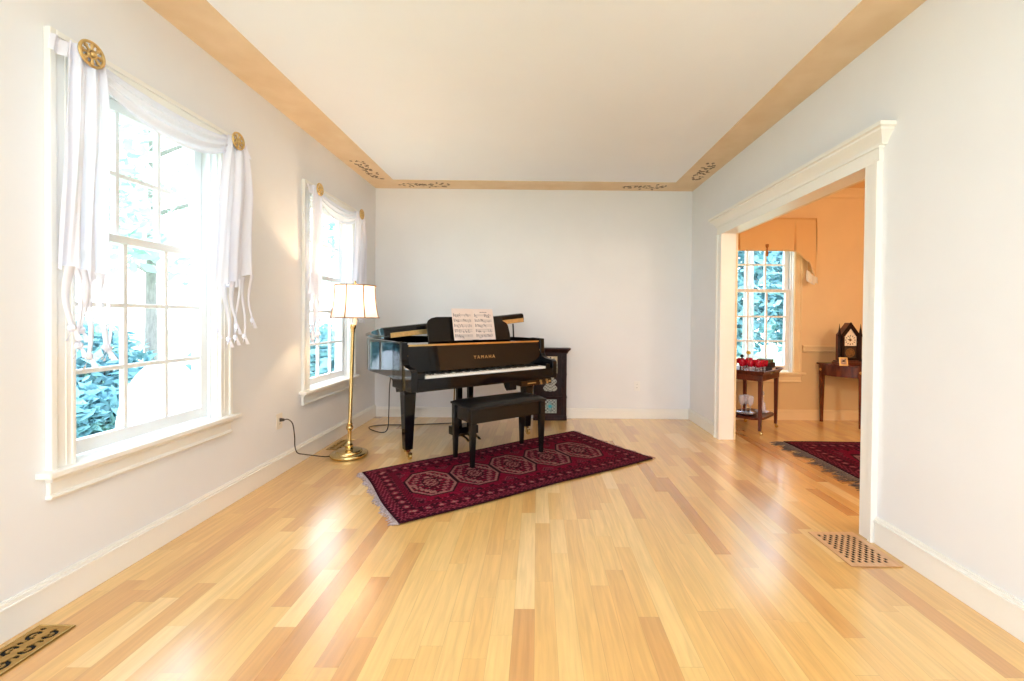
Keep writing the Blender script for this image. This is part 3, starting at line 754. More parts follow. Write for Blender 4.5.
GALLOON = mat('tan_shade_trim', lin(150, 112, 84), .7, noise=.1)
q = MB()
for k in range(NP): q.tube([shade_pt(2*PI*k/NP, j/10, 1.012) for j in range(11)], .005, 6)
for v in (0, 1): q.tube([shade_pt(2*PI*i/nseg, v, 1.008) for i in range(nseg+1)], .005, 6)
q.build('shade_trim', GALLOON, so)
q = MB()
for k in range(3):
    a = 2*PI*k/3+.3; q.tube([(sxo, 0, 1.44), (sxo+.17*math.cos(a), .17*math.sin(a), 1.448)], .002, 5)
q.tube([(sxo+.012, 0, 1.2), (sxo+.055, 0, 1.26), (sxo+.055, 0, 1.34), (sxo, 0, 1.43)], .002, 5); q.tube([(sxo-.012, 0, 1.2), (sxo-.055, 0, 1.26), (sxo-.055, 0, 1.34), (sxo, 0, 1.43)], .002, 5)
q.build('harp', BRASS, lamp)
q = MB(); q.lathe([(.002, 1.43), (.006, 1.44), (.006, 1.455), (.003, 1.46), (.009, 1.47), (.01, 1.48), (.006, 1.49), (.001, 1.494)], (sxo, 0, 0), 14); q.build('finial', BRASS, lamp, smooth=True)
q = MB(); w = lambda x, y, z: (x-LX, y-LY, z)
cord = smoothline([w(-1.893, 3.2, .41), w(-1.87, 3.215, .41), w(-1.85, 3.24, .37), w(-1.848, 3.262, .27), w(-1.852, 3.275, .19), w(-1.858, 3.32, .125), w(-1.84, 3.39, .09), w(-1.80, 3.47, .055), w(-1.755, 3.55, .02), w(-1.73, 3.6, .012)], 8)
q.tube(cord, .0042, 6); q.build('cord', RUBBER, lamp, smooth=True)
q = MB(); q.frustum((0, 0), .013, .011, 0, .009, .008, .03, M=Matrix.Translation(w(-1.921, 3.2, .41)) @ Matrix.Rotation(PI/2, 4, 'Y')); q.build('plug', RUBBER, lamp, bevel=.003)
ld = bpy.data.lights.new('lamp_bulb_light', 'POINT'); ld.energy = 14; ld.color = (1, .70, .42); ld.shadow_soft_size = .035
lo2 = bpy.data.objects.new('lamp_bulb_light', ld); COL.objects.link(lo2); lo2.parent = lamp; lo2.location = (sxo, 0, 1.335)

# ------------------------------------------------------------------ outlets
def outlet(name, put, label, mt=PLASTIC):
    root = thing(name, label, 'outlet')
    def bx(q, s0, s1, d0, d1, z0, z1): p, r = put(s0, d0, z0), put(s1, d1, z1); q.box(p[0], r[0], p[1], r[1], p[2], r[2])
    q = MB(); bx(q, -.036, .036, 0, .006, -.058, .058); q.build('cover_plate', mt, root, bevel=.003)
    for z in (-.02, .02):
        q = MB(); bx(q, -.017, .017, .004, .0075, z-.014, z+.014); rc = q.build('receptacle', mt, root, bevel=.002)
        q = MB()
        for s in (-.006, .006): bx(q, s-.001, s+.001, .007, .0078, z-.004, z+.006)
        q.build('slot', DARK, rc)
outlet('wall_outlet', lambda s, d, z: (XL+d, 3.2+s, .4+z), 'cream outlet with the lamp plugged in on the left wall')
outlet('wall_outlet', lambda s, d, z: (1.198+s, YB-d, .39+z), 'white outlet on the bare end wall right of the piano', mat('white_plastic', lin(232, 232, 230), .4, noise=.01))

# ------------------------------------------------------------------ floor registers
def scroll_hole(u, v, W, L):
    if u < .016 or v < .016 or u > W-.016 or v > L-.016: return False
    n_ = max(1, round((L-.032)/.072)); p = (L-.032)/n_; k = min(n_-1, int((v-.016)/p)); y = v-.016-(k+.5)*p
    x = abs(u-W/2)-.0265; sy = 1 if u > W/2 else -1; y *= sy
    r = math.hypot(x, y*.95); a = math.atan2(y, -x)
    if .009 < r-.003*math.sin(a) < .0215 and not (-.5 < a < .75): return True
    if math.hypot(x+.003, y-.002) < .0055: return True
    if abs(x+.0135-.25*y) < .0045*(1-abs(y-.024)/.016) and abs(y-.024) < .014: return True
    return abs(x-.004) < .013*(1-abs(y+.031)/.009) and abs(y+.031) < .007
def register(label, x0, y0, W, L, rz):
    root = thing('floor_register', label, 'floor register', (x0, y0, 0), rz)
    raster('scrollwork_grille', AGED, root, W, L, int(W/.0025), int(L/.0025), lambda u, v: (1,1,1,1), lambda u, v: (u, v, .005), thick=.003, hole=lambda u, v: scroll_hole(u, v, W, L))
    q = MB(); q.box(.004, W-.004, .004, L-.004, 0, .0012); q.build('dark_duct', DARK, root)
    q = MB(); q.box(0, .007, 0, L, 0, .007); q.box(W-.007, W, 0, L, 0, .007); q.box(.007, W-.007, 0, .007, 0, .007); q.box(.007, W-.007, L-.007, L, 0, .007); q.build('rim', BRASS, root, bevel=.002)
register('brass scrollwork floor register at the near left edge of the floor', -1.885, 1.30, .137, .32, 0)
register('brass scrollwork floor register behind the lamp base', -1.875, 3.80, .13, .3, 0)
reg = thing('wooden_floor_register', 'light wooden floor register with square holes beside the opening', 'floor register', (1.530, 2.045, 0))
RW, RL = .251875, .3328
def sq(u, v):
    a = math.floor((u-.0284375)/.01625); c = math.floor((v-.0312)/.0208)
    return 0 <= a < 12 and 0 <= c < 13 and a % 2 == c % 2
raster('grille', OAK, reg, RW, RL, 62, 64, lambda u, v: (1,1,1,1), lambda u, v: (u, v, .006), thick=.003, hole=sq)
q = MB(); q.box(.01, RW-.01, .01, RL-.01, 0, .001); q.build('dark_duct', DARK, reg)

# ------------------------------------------------------------------ carved cabinet on the floor behind the piano
cab = thing('carved_cabinet', 'small dark carved wooden cabinet with inlaid panels against the end wall', 'cabinet', (.158, 5.066, 0)); cab.scale = (1.03, .5, .99)
q = MB(); q.box(-.185, .185, -.215, 0, .01, .80); q.box(-.19, .19, -.225, 0, 0, .055); q.box(-.192, .192, -.228, 0, .262, .285); q.box(-.19, .19, -.222, 0, .535, .548)
for s in (-1, 1):
    q.box(s*.128, s*.183, -.23, -.2, .285, .79)
    for k in range(3): q.box(s*(.138+k*.014), s*(.145+k*.014), -.236, -.22, .31, .77)
    q.box(s*.128, s*.186, -.232, -.2, .06, .262); q.box(s*.14, s*.172, -.238, -.22, .12, .18)
q.build('body', DWOOD, cab, bevel=.003)
q = MB(); q.prism([(0, .79), (-.232, .79), (-.236, .805), (-.25, .815), (-.262, .832), (-.268, .838), (-.268, .852), (0, .852)], -.195, .195, 'x')
for s in (-1, 1): q.prism([(s*.195, .80), (s*.2, .81), (s*.222, .832), (s*.228, .838), (s*.228, .852), (s*.195, .852)], -.266, 0, 'y')
q.build('cornice', DWOOD, cab)
def dialc(u, v):
    x, y = u-.0775, v-.1; r = math.hypot(x, y*.82); a = math.atan2(y, x)
    if .058 < r < .076 and abs(((a/(PI/6)+.5) % 1)-.5) < .17: return lin(58, 44, 36)
    if r < .022: return lin(150, 110, 60) if int(a*5) % 2 else lin(190, 160, 100)
    if abs(r-.052) < .0025: return lin(120, 96, 66)
    if r > .08: return lin(176, 148, 98) if (int(u*120)+int(v*120)) % 3 == 0 else lin(210, 192, 150)
    return lin(222, 208, 174)
raster('dial_panel', INLAY, cab, .155, .2, 62, 80, dialc, lambda u, v: (u-.0775, -.219, .555+v), thick=-.004)
def lobe_out(u, v):
    x, y = u-.08, v-.0975
    return not any((x-a)**2/(p*p)+(y-c)**2/(s*s) < 1 for a, c, p, s in ((0, 0, .052, .06), (0, .06, .042, .036), (-.042, .025, .03, .03), (.042, .025, .03, .03), (-.044, -.055, .033, .034), (.044, -.055, .033, .034), (0, -.07, .03, .026)))
def lobec(u, v):
    x, y = u-.08, v-.0975
    t = math.sin(abs(x)*190)*math.sin(y*170+abs(x)*60)
    return lin(176, 176, 164) if t > -.1 else lin(108, 108, 100)
raster('lobed_plate', INLAY, cab, .16, .195, 64, 78, lobec, lambda u, v: (u-.08, -.2215, .338+v), thick=-.003, hole=lobe_out)
def tilec(u, v):
    x, y = u-.074, v-.08; r = math.hypot(x, y); a = math.atan2(y, x)
    if max(abs(x)/.074, abs(y)/.08) > .9: return lin(150, 158, 150)
    if r < .02: return lin(40, 160, 176)
    if r < .046+.012*math.cos(a*4): return lin(170, 196, 190) if int(a*3+r*80) % 2 else lin(48, 84, 92)
    return lin(52, 60, 64) if math.sin(x*160)*math.sin(y*160) > 0 else lin(176, 184, 176)
raster('tile_panel', INLAY, cab, .148, .16, 60, 64, tilec, lambda u, v: (u-.074, -.219, .088+v), thick=-.004)

# ------------------------------------------------------------------ dining room: valance
PEACH = sheer('peach_lined_fabric', lin(238, 202, 150), 0, .12)
LINING = sheer('white_lining', lin(246, 240, 228), 0, .4)
val = thing('window_valance', 'apricot fabric valance with tassels over the dining room window', 'valance', (WC3, YB, 0))
q = MB()
def vb(u, v):
    s = -.57+1.14*u; e = abs(s); zb = 1.99
    if e > .325: zb = 1.99-(e-.325)*.75
    if e > .50: zb = 1.859-(e-.50)*2.6
    z = 2.378+(zb-2.378)*v
    g = min(abs(s-.325), abs(s+.325)); d = .135+(.016*v if g > .012 else -.02*v)+.003*math.sin(u*25)
    return (s, -d, z)
q.sheet(vb, 114, 14); q.build('pleated_front', PEACH, val, smooth=True, solid=.004)
q = MB(); q.box(-.565, .565, -.128, 0, 2.355, 2.376); q.build('mounting_board', PEACH, val)
for s in (-1, 1):
    q = MB(); q.sheet(lambda u, v: (s*(.572+.012*math.sin(v*4)), -.15+.145*u, 2.376+(1.69+.05*math.sin(u*5)-2.376)*v), 14, 14); q.build('side_return', PEACH, val, smooth=True, solid=.004)
    q = MB(); q.sheet(lambda u, v: (s*(.455+.125*u), -.158-.012*math.sin(u*8), 1.775-.09*u+(-.13+.03*u)*v*(1 if u < .8 else .7)), 12, 8); q.build('lining_fold', LINING, val, smooth=True, solid=.004)
TASS = mat('rust_tassel_yarn', lin(190, 120, 56), .8, noise=.3, nscale=90)
for x in (0,):
    q = MB(); q.lathe([(.002, .01), (.008, 0), (.01, -.012), (.006, -.02), (.011, -.03), (.014, -.085), (.012, -.09)], (x, -.152, 2.02), 10)
    q.lathe([(.004, .03), (.016, .045), (.02, .075), (.006, .08)], (x, -.15, 1.99), 8); q.build('tassel', TASS, val, smooth=True)

# ------------------------------------------------------------------ tea cart and what stands on it
CA = math.radians(43.7); NX, NY = 2.305, 4.367
ax, ay = math.cos(CA), math.sin(CA); bx_, by_ = -ay, ax
LA, LB = .51, .355
CC = (NX+ax*LA/2+bx_*LB/2, NY+ay*LA/2+by_*LB/2, 0)
def cw(a, c, z): return (CC[0]+ax*a+bx_*c, CC[1]+ay*a+by_*c, z)
cart = thing('tea_cart', 'dark mahogany two-tier tea cart below the dining room window', 'tea cart', CC, CA)
q = MB(); q.box(-LA/2-.02, LA/2+.02, -LB/2-.02, LB/2+.02, .615, .628); q.box(-LA/2-.012, LA/2+.012, -LB/2-.012, LB/2+.012, .56, .617)
q.build('table_top', MAHOG, cart, bevel=.004)
q = MB(); o1, o2, i1, i2 = LA/2+.02, LB/2+.02, LA/2+.055, LB/2+.045
for (p, r) in (((-1,-1),(1,-1)), ((1,-1),(1,1)), ((1,1),(-1,1)), ((-1,1),(-1,-1))):
    q.add([(p[0]*o1, p[1]*o2, .626), (r[0]*o1, r[1]*o2, .626), (r[0]*i1, r[1]*i2, .664), (p[0]*i1, p[1]*i2, .664),
           (p[0]*(o1-.008), p[1]*(o2-.008), .628), (r[0]*(o1-.008), r[1]*(o2-.008), .628), (r[0]*(i1-.008), r[1]*(i2-.008), .666), (p[0]*(i1-.008), p[1]*(i2-.008), .666)],
          [(0,1,2,3), (7,6,5,4), (3,2,6,7), (0,4,5,1), (0,3,7,4), (1,5,6,2)])
q.build('flared_gallery', MAHOG, cart)
q = MB(); q.box(-.05, .05, -LB/2-.036, -LB/2-.024, .63, .642); q.build('handle_slot', BRASS, cart, bevel=.003)
q = MB(); q.prism([(LA/2*1.0*max(-1, min(1, 1.12*math.cos(t)))*1.0, (LB/2)*max(-1, min(1, 1.2*math.sin(t)))) for t in [2*PI*i/40 for i in range(40)]], .148, .172, 'z'); q.build('lower_shelf', MAHOG, cart, bevel=.004)
for sa in (-1, 1):
    for sb in (-1, 1):
        q = MB(); x, y = sa*(LA/2-.012), sb*(LB/2-.012); q.frustum((x, y), .014, .014, .045, .02, .02, .6)
        lg = q.build('leg', MAHOG, cart, bevel=.003)
        q = MB(); q.lathe([(.009, .03), (.012, .05)], (x, y, 0), 12); q.lathe([(.006, -.008), (.018, -.006), (.018, .006), (.006, .008)], n=14, M=Matrix.Translation((x+.01, y-.008, .018)) @ Matrix.Rotation(PI/2, 4, 'Y'))
        q.build('caster', BRASS, lg, smooth=True)
RED = thin_glass('cranberry_glass', (.9, .10, .14, 1), (.62, .02, .06, 1), .5); CRYS = thin_glass('clear_crystal', (.97, .97, 1, 1), (.9, .9, .94, 1), .32)
goblet = thing('goblet', 'cranberry red goblet with clear cut stem on the tea cart', 'goblet', cw(0, 0, .6285), 0, 'cranberry goblets on the tea cart')
q = MB(); q.lathe([(.032, 0), (.033, .004), (.012, .012), (.007, .022), (.011, .036), (.015, .045), (.008, .058), (.014, .07), (.018, .08)], n=14); q.build('stem', CRYS, goblet, smooth=True)
q = MB(); q.lathe([(.016, .08), (.032, .09), (.04, .11), (.042, .135), (.04, .158), (.0375, .158), (.038, .135), (.036, .112), (.028, .095), (.0, .09)], n=18); q.build('bowl', RED, goblet, smooth=True)
first = True
for i, (a, c) in enumerate([(-.215, -.135), (-.135, -.135), (-.055, -.14), (-.215, -.055), (-.14, -.05), (-.06, -.06), (-.215, .03), (-.14, .03), (.03, .05), (-.21, .115), (-.13, .145), (.1, .07), (.0, .125)]):
    g = goblet if first else copy_tree(goblet); first = False; g.location = cw(a, c, .6285); g.scale = (.86, .86, .86)
CASE = mat('dark_leatherette_case', lin(52, 40, 38), .5, noise=.2, nscale=40); GREEN = mat('dull_green_cover', lin(96, 104, 70), .6, noise=.2, nscale=30)
q = MB(); q.box(-.075, .075, -.085, .085, 0, .05); q.box(-.07, .077, -.087, .087, .006, .044, 1)
o = tag(q.build('flat_case', [CASE, PLASTIC], bevel=.003), 'dark flat case lying on the right end of the tea cart', 'case', 'flat cases on the tea cart'); o.location = cw(.135, -.085, .6285); o.rotation_euler = (0, 0, CA+.1)
q = MB(); q.box(-.068, .068, -.08, .08, 0, .05)
o = tag(q.build('flat_case', CASE, bevel=.004), 'brown case in the middle of the stack on the tea cart', 'case', 'flat cases on the tea cart'); o.location = cw(.135, -.083, .679); o.rotation_euler = (0, 0, CA-.12)
q = MB(); q.box(-.056, .056, -.07, .07, 0, .034)
o = tag(q.build('flat_case', GREEN, bevel=.004), 'dull green flat case on top of the stack on the tea cart', 'case', 'flat cases on the tea cart'); o.location = cw(.133, -.085, .7295); o.rotation_euler = (0, 0, CA+.05)
CLOTH = mat('white_linen', lin(240, 234, 228), .8, noise=.05, nscale=60)
q = MB(); q.sheet(lambda u, v: ((u-.5)*.05, (v-.5)*.12, .006+.008*math.sin(u*7)*math.sin(v*5)+.008), 12, 10)
o = tag(q.build('napkin', CLOTH, smooth=True, solid=.006), 'folded white napkin behind the stack of cases on the tea cart', 'napkin'); o.location = cw(.232, .06, .6285); o.rotation_euler = (0, 0, CA)
fl = thing('bud_vase', 'slim vase with one yellow flower among the red goblets', 'vase', cw(-.035, .03, .6285))
q = MB(); q.lathe([(.018, 0), (.02, .02), (.012, .06), (.007, .1), (.009, .115)], n=14); q.build('vase_body', CRYS, fl, smooth=True)
q = MB(); q.tube([(0, 0, .03), (.003, 0, .12), (.0, 0, .19)], .003, 6); q.build('stem', mat('green_stem', lin(90, 110, 50), .6, noise=.1), fl)
q = MB(); q.ball((0, 0, .205), .02, 8)
for k in range(9): a = k*.7; q.ball((.014*math.cos(a), .014*math.sin(a), .203+.006*math.sin(k*2)), .011, 6)
q.build('blossom', mat('yellow_petals', lin(214, 190, 90), .7, noise=.2, nscale=90), fl, smooth=True)
bo_ = thing('small_bottle', 'dark green stoppered bottle standing left of the yellow flower', 'bottle', cw(-.075, .085, .6285))
q = MB(); q.lathe([(.02, 0), (.022, .01), (.022, .08), (.012, .105), (.009, .15)], n=16); q.build('bottle_body', mat('dark_green_glass', lin(36, 52, 36), .1, noise=.1), bo_, smooth=True)
q = MB(); q.lathe([(.008, .15), (.017, .158), (.019, .17), (.012, .182)], n=12); q.build('stopper', DARK, bo_, smooth=True)
SILVER = mat('polished_silver', lin(206, 204, 206), .18, 1, noise=.1, nscale=30)
q = MB(); q.lathe([(.0, .004), (.08, .004), (.1, .012), (.11, .02), (.112, .022), (.108, .016), (.09, .003), (.05, 0)], n=36, sx=1, caps=False)
o = tag(q.build('serving_platter', SILVER, smooth=True), 'round silver platter on the lower shelf of the tea cart', 'platter'); o.location = cw(-.12, .02, .1725)
q = MB(); q.lathe([(.0, .004), (.05, .004), (.07, .012), (.074, .014), (.07, .008), (.05, 0)], n=30, caps=False)
o = tag(q.build('plate', mat('white_china', lin(232, 232, 240), .2, noise=.02), smooth=True), 'white china plate on the lower shelf under the decanter', 'plate'); o.location = cw(.118, -.065, .1725)
dc = thing('decanter', 'clear crystal decanter with ball stopper on the lower shelf', 'decanter', cw(.118, -.065, .178))
q = MB(); q.lathe([(.034, 0), (.04, .008), (.041, .05), (.034, .09), (.016, .12), (.012, .15), (.018, .165), (.014, .165), (.009, .15), (.012, .118), (.03, .088), (.036, .05), (.035, .012), (0, .01)], n=20); q.build('flask', CRYS, dc, smooth=True)
q = MB(); q.lathe([(.008, .15), (.009, .166), (.006, .17), (.02, .19), (.024, .205), (.018, .225), (.004, .232)], n=14); q.build('stopper', CRYS, dc, smooth=True)
wg = thing('wine_glass', 'clear wine glass on the silver platter on the lower shelf', 'wine glass', cw(-.085, .03, .1775), 0, 'clear wine glasses on the lower shelf')
q = MB(); q.lathe([(.032, 0), (.032, .003), (.006, .008), (.0045, .09), (.02, .105), (.033, .135), (.035, .17), (.031, .2), (.0295, .2), (.033, .17), (.031, .137), (.018, .109), (0, .1)], n=18); q.build('glass_body', CRYS, wg, smooth=True)
for a, c in ((-.15, .05), (-.13, -.03)):
    w_ = copy_tree(wg); w_.location = cw(a, c, .1775)

# ------------------------------------------------------------------ half-round table, clock, small frame
TCX, TCY, TR = 3.80, 5.055, .48
tab = thing('demilune_table', 'half-round mahogany side table against the dining room wall', 'table', (TCX, TCY, 0))
arc = lambda r, n=40: [(r*math.cos(PI+PI*i/n), r*math.sin(PI+PI*i/n)) for i in range(n+1)]
q = MB(); q.prism(arc(TR), .677, .697, 'z'); q.build('table_top', MAHOGT, tab, bevel=.004)
q = MB(); q.prism(arc(TR-.03)+[(TR-.05, 0)]+list(reversed(arc(TR-.05)))[1:],   .555, .678, 'z'); q.build('apron', MAHOGT, tab)
SAT = mat('satinwood_inlay', lin(206, 150, 74), .3, col2=lin(180, 120, 50), nscale=30)
ang = [PI+.08, PI+1.02, 2*PI-1.02, 2*PI-.08]
for a in ang:
    q = MB(); r = TR-.045; M = Matrix.Translation((r*math.cos(a), r*math.sin(a), 0)) @ Matrix.Rotation(a, 4, 'Z')
    q.frustum((0, 0), .013, .013, 0, .022, .022, .57, M=M); q.box(-.022, .022, -.022, .022, .555, .678, M=M); lg = q.build('leg', MAHOGT, tab, bevel=.002)
    q = MB(); q.lathe([(.0, 0), (.016, 0), (.014, .002), (0, .003)], n=16, sy=1.3, M=M @ Matrix.Translation((.0225, 0, .618)) @ Matrix.Rotation(PI/2, 4, 'Y')); q.build('oval_inlay', SAT, lg)
ck = thing('steeple_clock', 'dark wooden steeple clock with a white dial on the half-round table', 'clock', (3.50, 4.80, .697), math.radians(-4)); ck.scale = (1.17, 1.17, 1.17)
q = MB(); q.box(-.115, .115, -.062, .05, 0, .026); q.box(-.105, .105, -.055, .045, .026, .04)
body = [(-.082, .04), (.082, .04), (.082, .29), (.0, .405), (-.082, .29)]
q.prism(body, -.04, .045, 'y'); q.build('clock_case', MAHOG, ck, bevel=.003)
q = MB(); out_ = [(-.082, .05), (.082, .05), (.082, .292), (0, .41), (-.082, .292)]; inn_ = [(-.056, .07), (.056, .07), (.056, .272), (0, .352), (-.056, .272)]
for i in range(5):
    j = (i+1) % 5; a, c, d, e = out_[i], out_[j], inn_[j], inn_[i]
    q.prism([a, c, d, e], -.052, -.038, 'y')
q.box(-.06, .06, -.05, -.04, .172, .184); q.build('door_frame', DWOOD, ck, bevel=.002)
for s in (-1, 1):
    q = MB(); q.lathe([(.016, .04), (.016, .06), (.012, .066), (.012, .27), (.017, .276), (.017, .29), (.012, .296), (.011, .315), (.004, .365), (.001, .395)], (s*.096, -.035, 0), 14); q.build('spire', DWOOD, ck, smooth=True)
def facec(u, v):
    x, y = u-.056, v-.056; r = math.hypot(x, y); a = math.atan2(y, x)
    if .034 < r < .047 and abs(((a/(PI/6)+.5) % 1)-.5) < .16: return lin(50, 44, 40)
    if r < .012: return lin(120, 84, 40)
    if abs(x+y*.2) < .0025 and -.005 < y < .032 or abs(y+x*.3) < .003 and -.024 < x < .004: return lin(20, 18, 18)
    return lin(240, 234, 218)
raster('dial', INLAY, ck, .112, .168, 48, 70, facec, lambda u, v: (u-.056, -.0415, .184+v), hole=lambda u, v: abs(u-.056) > .056 or v > .088+(.056-abs(u-.056))/.056*.08)
def tabl(u, v):
    x, y = u-.056, v-.05; r = math.hypot(x, y)
    return lin(168, 116, 54) if (r < .03 and int(math.atan2(y, x)*3+r*150) % 2) or .036 < r < .04 else lin(46, 32, 24)
raster('lower_tablet', INLAY, ck, .112, .104, 40, 40, tabl, lambda u, v: (u-.056, -.0415, .068+v))
fr = thing('photo_frame', 'tiny gold picture frame leaning beside the clock', 'picture frame', (3.37, 4.67, .698), math.radians(-10))
FM = Matrix.Rotation(-math.radians(12), 4, 'X')
q = MB()
for a in ((-.042, .042, 0, .014), (-.042, .042, .078, .092)): q.box(a[0], a[1], -.006, .006, a[2], a[3], M=FM)
for a in ((-.042, -.028), (.028, .042)): q.box(a[0], a[1], -.006, .006, .014, .078, M=FM)
q.build('frame', GOLD, fr, bevel=.002)
q = MB(); q.box(-.029, .029, -.001, .003, .012, .08, M=FM); q.build('picture', mat('faded_portrait_print', lin(196, 170, 150), .5, col2=lin(110, 90, 90), nscale=40), fr)
q = MB(); q.prism([(.004, .06), (.05, 0), (.046, 0), (.002, .05)], -.01, .01, 'x'); q.build('easel_back', DWOOD, fr)

# ------------------------------------------------------------------ garden outside
GZ = -.45
LAWN = mat('pale_sunlit_lawn', lin(196, 206, 176), .9, col2=lin(168, 190, 150), nscale=1.5)
q = MB(); q.sheet(lambda u, v: (-40+80*u, -30+90*v, GZ+.0), 20, 20); g = q.build('ground', LAWN); g.name = 'lawn'; struct(g, 'pale garden lawn outside the windows', 'lawn')
LEAF = [mat('leaf_green_%s' % n_, lin(*c), .6, col2=lin(*d), nscale=1.2) for n_, c, d in (('blue', (142, 184, 188), (104, 156, 170)), ('mid', (160, 200, 176), (128, 180, 168)), ('pale', (200, 222, 204), (174, 208, 192)))]
BARK = mat('grey_bark', lin(150, 146, 140), .9, noise=.3, nscale=10, stretch=(3,3,.6)); BARKD = mat('dark_bark', lin(92, 96, 98), .9, noise=.3, nscale=10)
def leaves(q, c, rx, rz, n_, sz, R):
    for _ in range(n_):
        while True:
            p = Vector((R.uniform(-1, 1), R.uniform(-1, 1), R.uniform(-1, 1)))
            if .25 < p.length < 1: break
        p = Vector((c[0]+p.x*rx, c[1]+p.y*rx, c[2]+p.z*rz))
        a = Vector((R.gauss(0, 1), R.gauss(0, 1), R.gauss(0, .6))).normalized(); t = a.cross(Vector((R.gauss(0, 1), R.gauss(0, 1), R.gauss(0, 1)))).normalized(); s = sz*R.uniform(.6, 1.3)
        q.add([p-a*s, p-t*s*.4+a*s*.1, p+a*s, p+t*s*.4+a*s*.1], [(0,1,2,3)])
def tree(x, y, h, r, m, label, seed, name='tree', n_=900, sz=.16, tr=.11, bark=BARK, cat='tree'):
    R = random.Random(seed); root = thing(name, label, cat, (x, y, GZ), 0, 'trees beyond the windows')
    q = MB(); q.tube(smoothline([(0, 0, -.05), (R.uniform(-.1, .1), R.uniform(-.1, .1), h*.35), (R.uniform(-.2, .2), R.uniform(-.2, .2), h*.7), (R.uniform(-.3, .3), 0, h)], 4), [tr*(1-.7*i/12) for i in range(13)], 10)
    for k in range(6):
        z = h*(.4+.09*k); a = R.uniform(0, 6.28); l = r*R.uniform(.6, .9)
        q.tube([(0, 0, z), (math.cos(a)*l*.5, math.sin(a)*l*.5, z+l*.2), (math.cos(a)*l, math.sin(a)*l, z+l*.3)], [tr*.4, tr*.25, .015], 6)
    q.build('trunk', bark, root, smooth=True)
    q = MB()
    for k in range(7):
        a = R.uniform(0, 6.28); d = r*.6*R.random()**.5
        leaves(q, (math.cos(a)*d, math.sin(a)*d, h*R.uniform(.45, .95)), r*.55, r*.38, n_//7, sz, R)
    q.build('foliage', LEAF[m], root)
def shrub(x, y, r, h, m, label, seed, n_=900, ls=.11):
    R = random.Random(seed); root = thing('shrub', label, 'shrub', (x, y, GZ), 0, 'shrubs beyond the windows')
    q = MB(); leaves(q, (0, 0, h*.5), r, h*.52, n_, ls, R); q.build('foliage', LEAF[m], root)
    q = MB()
    for k in range(6):
        a = R.uniform(0, 6.28); q.tube([(.05*math.cos(a), .05*math.sin(a), 0), (r*.5*math.cos(a), r*.5*math.sin(a), h*.7)], .018, 5)
    q.build('stems', BARKD, root)
tree(-7.2, 8.0, 6.0, 1.7, 2, 'pale leafy tree seen through the upper panes of the nearer window', 1)
tree(-11.2, 9.8, 7.0, 2.0, 1, 'green tree behind the shrubs at the left edge of the nearer window', 2)
tree(-9.6, 13.2, 7.5, 2.2, 2, 'pale tree at the right side of the nearer window', 3)
tree(-6.6, 16.5, 7, 1.9, 1, 'green tree seen through the farther window behind the lamp', 4)
tree(4.75, 9.6, 8.5, 1.1, 0, 'tree with a pale straight trunk left in the dining room window', 5, tr=.13)
tree(7.4, 12.6, 9.0, 1.0, 0, 'bluish tree with a pale trunk right in the dining room window', 6, tr=.15)
tree(13.9, 17.5, 9.5, 1.6, 0, 'bluish tree at the far right edge of the dining room window view', 7, tr=.12)
tree(6.9, 17.5, 9.0, 1.5, 0, 'slim tree between the pale trunks in the dining room window', 17, tr=.1)
shrub(-7.0, 6.6, .85, 1.5, 0, 'teal shrub behind the white mound outside the nearer window', 8, 1500)
shrub(-6.1, 5.75, .42, .66, 0, 'low teal shrub left of the white mound outside the nearer window', 9, 1200)
shrub(-5.3, 7.5, .65, 1.35, 0, 'blue-green shrub right of the white mound outside the nearer window', 10, 1200)
shrub(-8.9, 7.9, 1.0, 1.7, 1, 'green shrub under the trees outside the nearer window', 11, 1300)
shrub(-3.7, 7.3, .6, 1.5, 0, 'tall teal shrub outside the farther window behind the lamp', 12, 1200)
shrub(9.35, 19.2, 1.35, 6.2, 0, 'tall bluish hedge tree left in the dining room window view', 13, 1600, .27)
shrub(12.1, 20.2, 1.35, 6.4, 0, 'tall bluish hedge tree right in the dining room window view', 14, 1600, .27)
# white heap with a red patch
md = thing('covered_mound', 'white cloth-covered mound outside the nearer window', 'mound', (-4.98, 5.75, GZ))
R = random.Random(4); q = MB()
def mound(u, v):
    a = 2*PI*u; r = .5*math.sin(v*PI/2)**1.15*(1+.05*math.sin(a*5+2)+.03*math.sin(a*11))
    return (r*math.cos(a), r*math.sin(a)*.9, 1.03*math.cos(v*PI/2)**.85*(1+.03*math.sin(a*4)*math.sin(v*5)))
q.sheet(mound, 48, 16); q.build('white_cover', mat('white_tarpaulin', lin(236, 238, 240), .7, noise=.04, nscale=5), md, smooth=True)
q = MB(); q.sheet(lambda u, v: tuple(Vector(mound(.86+.06*u, .70+.10*v))*1.012), 6, 4); q.build('red_patch', mat('faded_red_cloth', lin(236, 176, 182), .8, noise=.2, nscale=20), md, smooth=True)

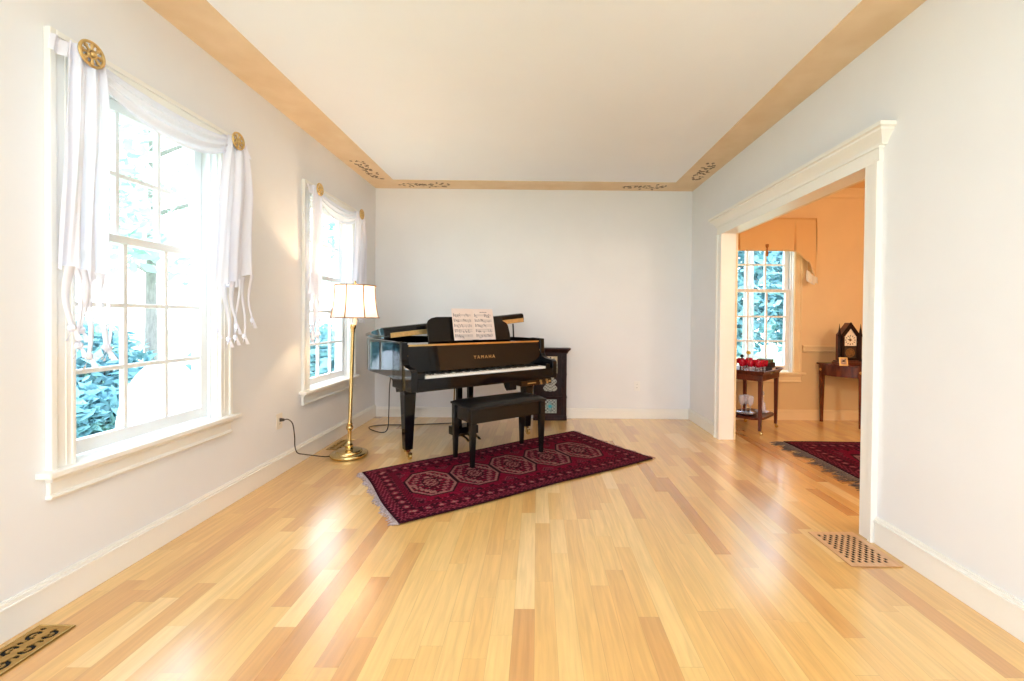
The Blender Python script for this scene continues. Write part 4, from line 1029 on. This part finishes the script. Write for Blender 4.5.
# ------------------------------------------------------------------ light
W = bpy.data.worlds.new('sky'); SC.world = W; W.use_nodes = True; nt = W.node_tree
bg = nt.nodes['Background']; bg.inputs['Strength'].default_value = 3.9
tcn = nt.nodes.new('ShaderNodeTexCoord'); spx = nt.nodes.new('ShaderNodeSeparateXYZ'); rp = nt.nodes.new('ShaderNodeValToRGB')
nt.links.new(tcn.outputs['Generated'], spx.inputs[0]); nt.links.new(spx.outputs[2], rp.inputs[0])
rp.color_ramp.elements[0].position = 0; rp.color_ramp.elements[0].color = (.87, .935, 1, 1); rp.color_ramp.elements[1].position = .7; rp.color_ramp.elements[1].color = (.66, .80, 1.0, 1)
nt.links.new(rp.outputs[0], bg.inputs['Color'])
def portal(loc, rot, sx, sy):
    l = bpy.data.lights.new('window_portal', 'AREA'); l.shape = 'RECTANGLE'; l.size = sx; l.size_y = sy; l.cycles.is_portal = True
    o = bpy.data.objects.new('window_portal', l); COL.objects.link(o); o.location = loc; o.rotation_euler = rot
zc = (ZS+ZH)/2
for c in (WC1, WC2, -.55): portal((XL-.16, c, zc), (0, -PI/2, 0), ZH-ZS, .82)
for c in DCS: portal((c, YF-.16, 1.17), (PI/2, 0, 0), 1.12, 2.3)
portal((WC3, YB+.16, zc), (-PI/2, 0, 0), .82, ZH-ZS)
def lampl(name, loc, e, col, r):
    l = bpy.data.lights.new(name, 'POINT'); l.energy = e; l.color = col; l.shadow_soft_size = r
    o = bpy.data.objects.new(name, l); COL.objects.link(o); o.location = loc
for lx, ly in ((-.7, -.75), (.75, -.75)): lampl('added_fill_light', (lx, ly, 2.4), 25, (.94, .97, 1), .16)  # unseen lights without fixtures, added behind the viewer as fill
lampl('added_dining_light', (3.3, 1.4, 1.9), 40, (1, .90, .77), .18)  # light without a body, added out of view to brighten the dining room

# ------------------------------------------------------------------ camera
f, cx, cy, pi_, ya, ro = 427.0, 538.69, 323.04, -0.0114, 0.0035, -0.0091
w_ = Vector((math.sin(ya)*math.cos(pi_), math.cos(ya)*math.cos(pi_), math.sin(pi_))); r_ = Vector((math.cos(ya), -math.sin(ya), 0)); u_ = r_.cross(w_)
r2 = r_*math.cos(ro)-u_*math.sin(ro); u2 = u_*math.cos(ro)+r_*math.sin(ro)
cam = bpy.data.cameras.new('camera'); co = bpy.data.objects.new('camera', cam); COL.objects.link(co)
M = Matrix.Identity(4)
for i in range(3): M[i][0] = r2[i]; M[i][1] = u2[i]; M[i][2] = -w_[i]
M[2][3] = 1.19; co.matrix_world = M
cam.sensor_width = 36; cam.lens = f/1024*36; cam.shift_x = (512-cx)/1024; cam.shift_y = -(340.5-cy)/1024; cam.clip_start = .02
SC.camera = co
SC.view_settings.view_transform = 'Standard'; SC.view_settings.look = 'None'; SC.view_settings.gamma = 1; SC.view_settings.use_curve_mapping = False
SC.view_settings.exposure = .86
SC.cycles.use_denoising = True; SC.cycles.max_bounces = 10; SC.cycles.diffuse_bounces = 6; SC.cycles.transparent_max_bounces = 16
SC.cycles.sample_clamp_indirect = 8; SC.cycles.caustics_reflective = False; SC.cycles.caustics_refractive = False
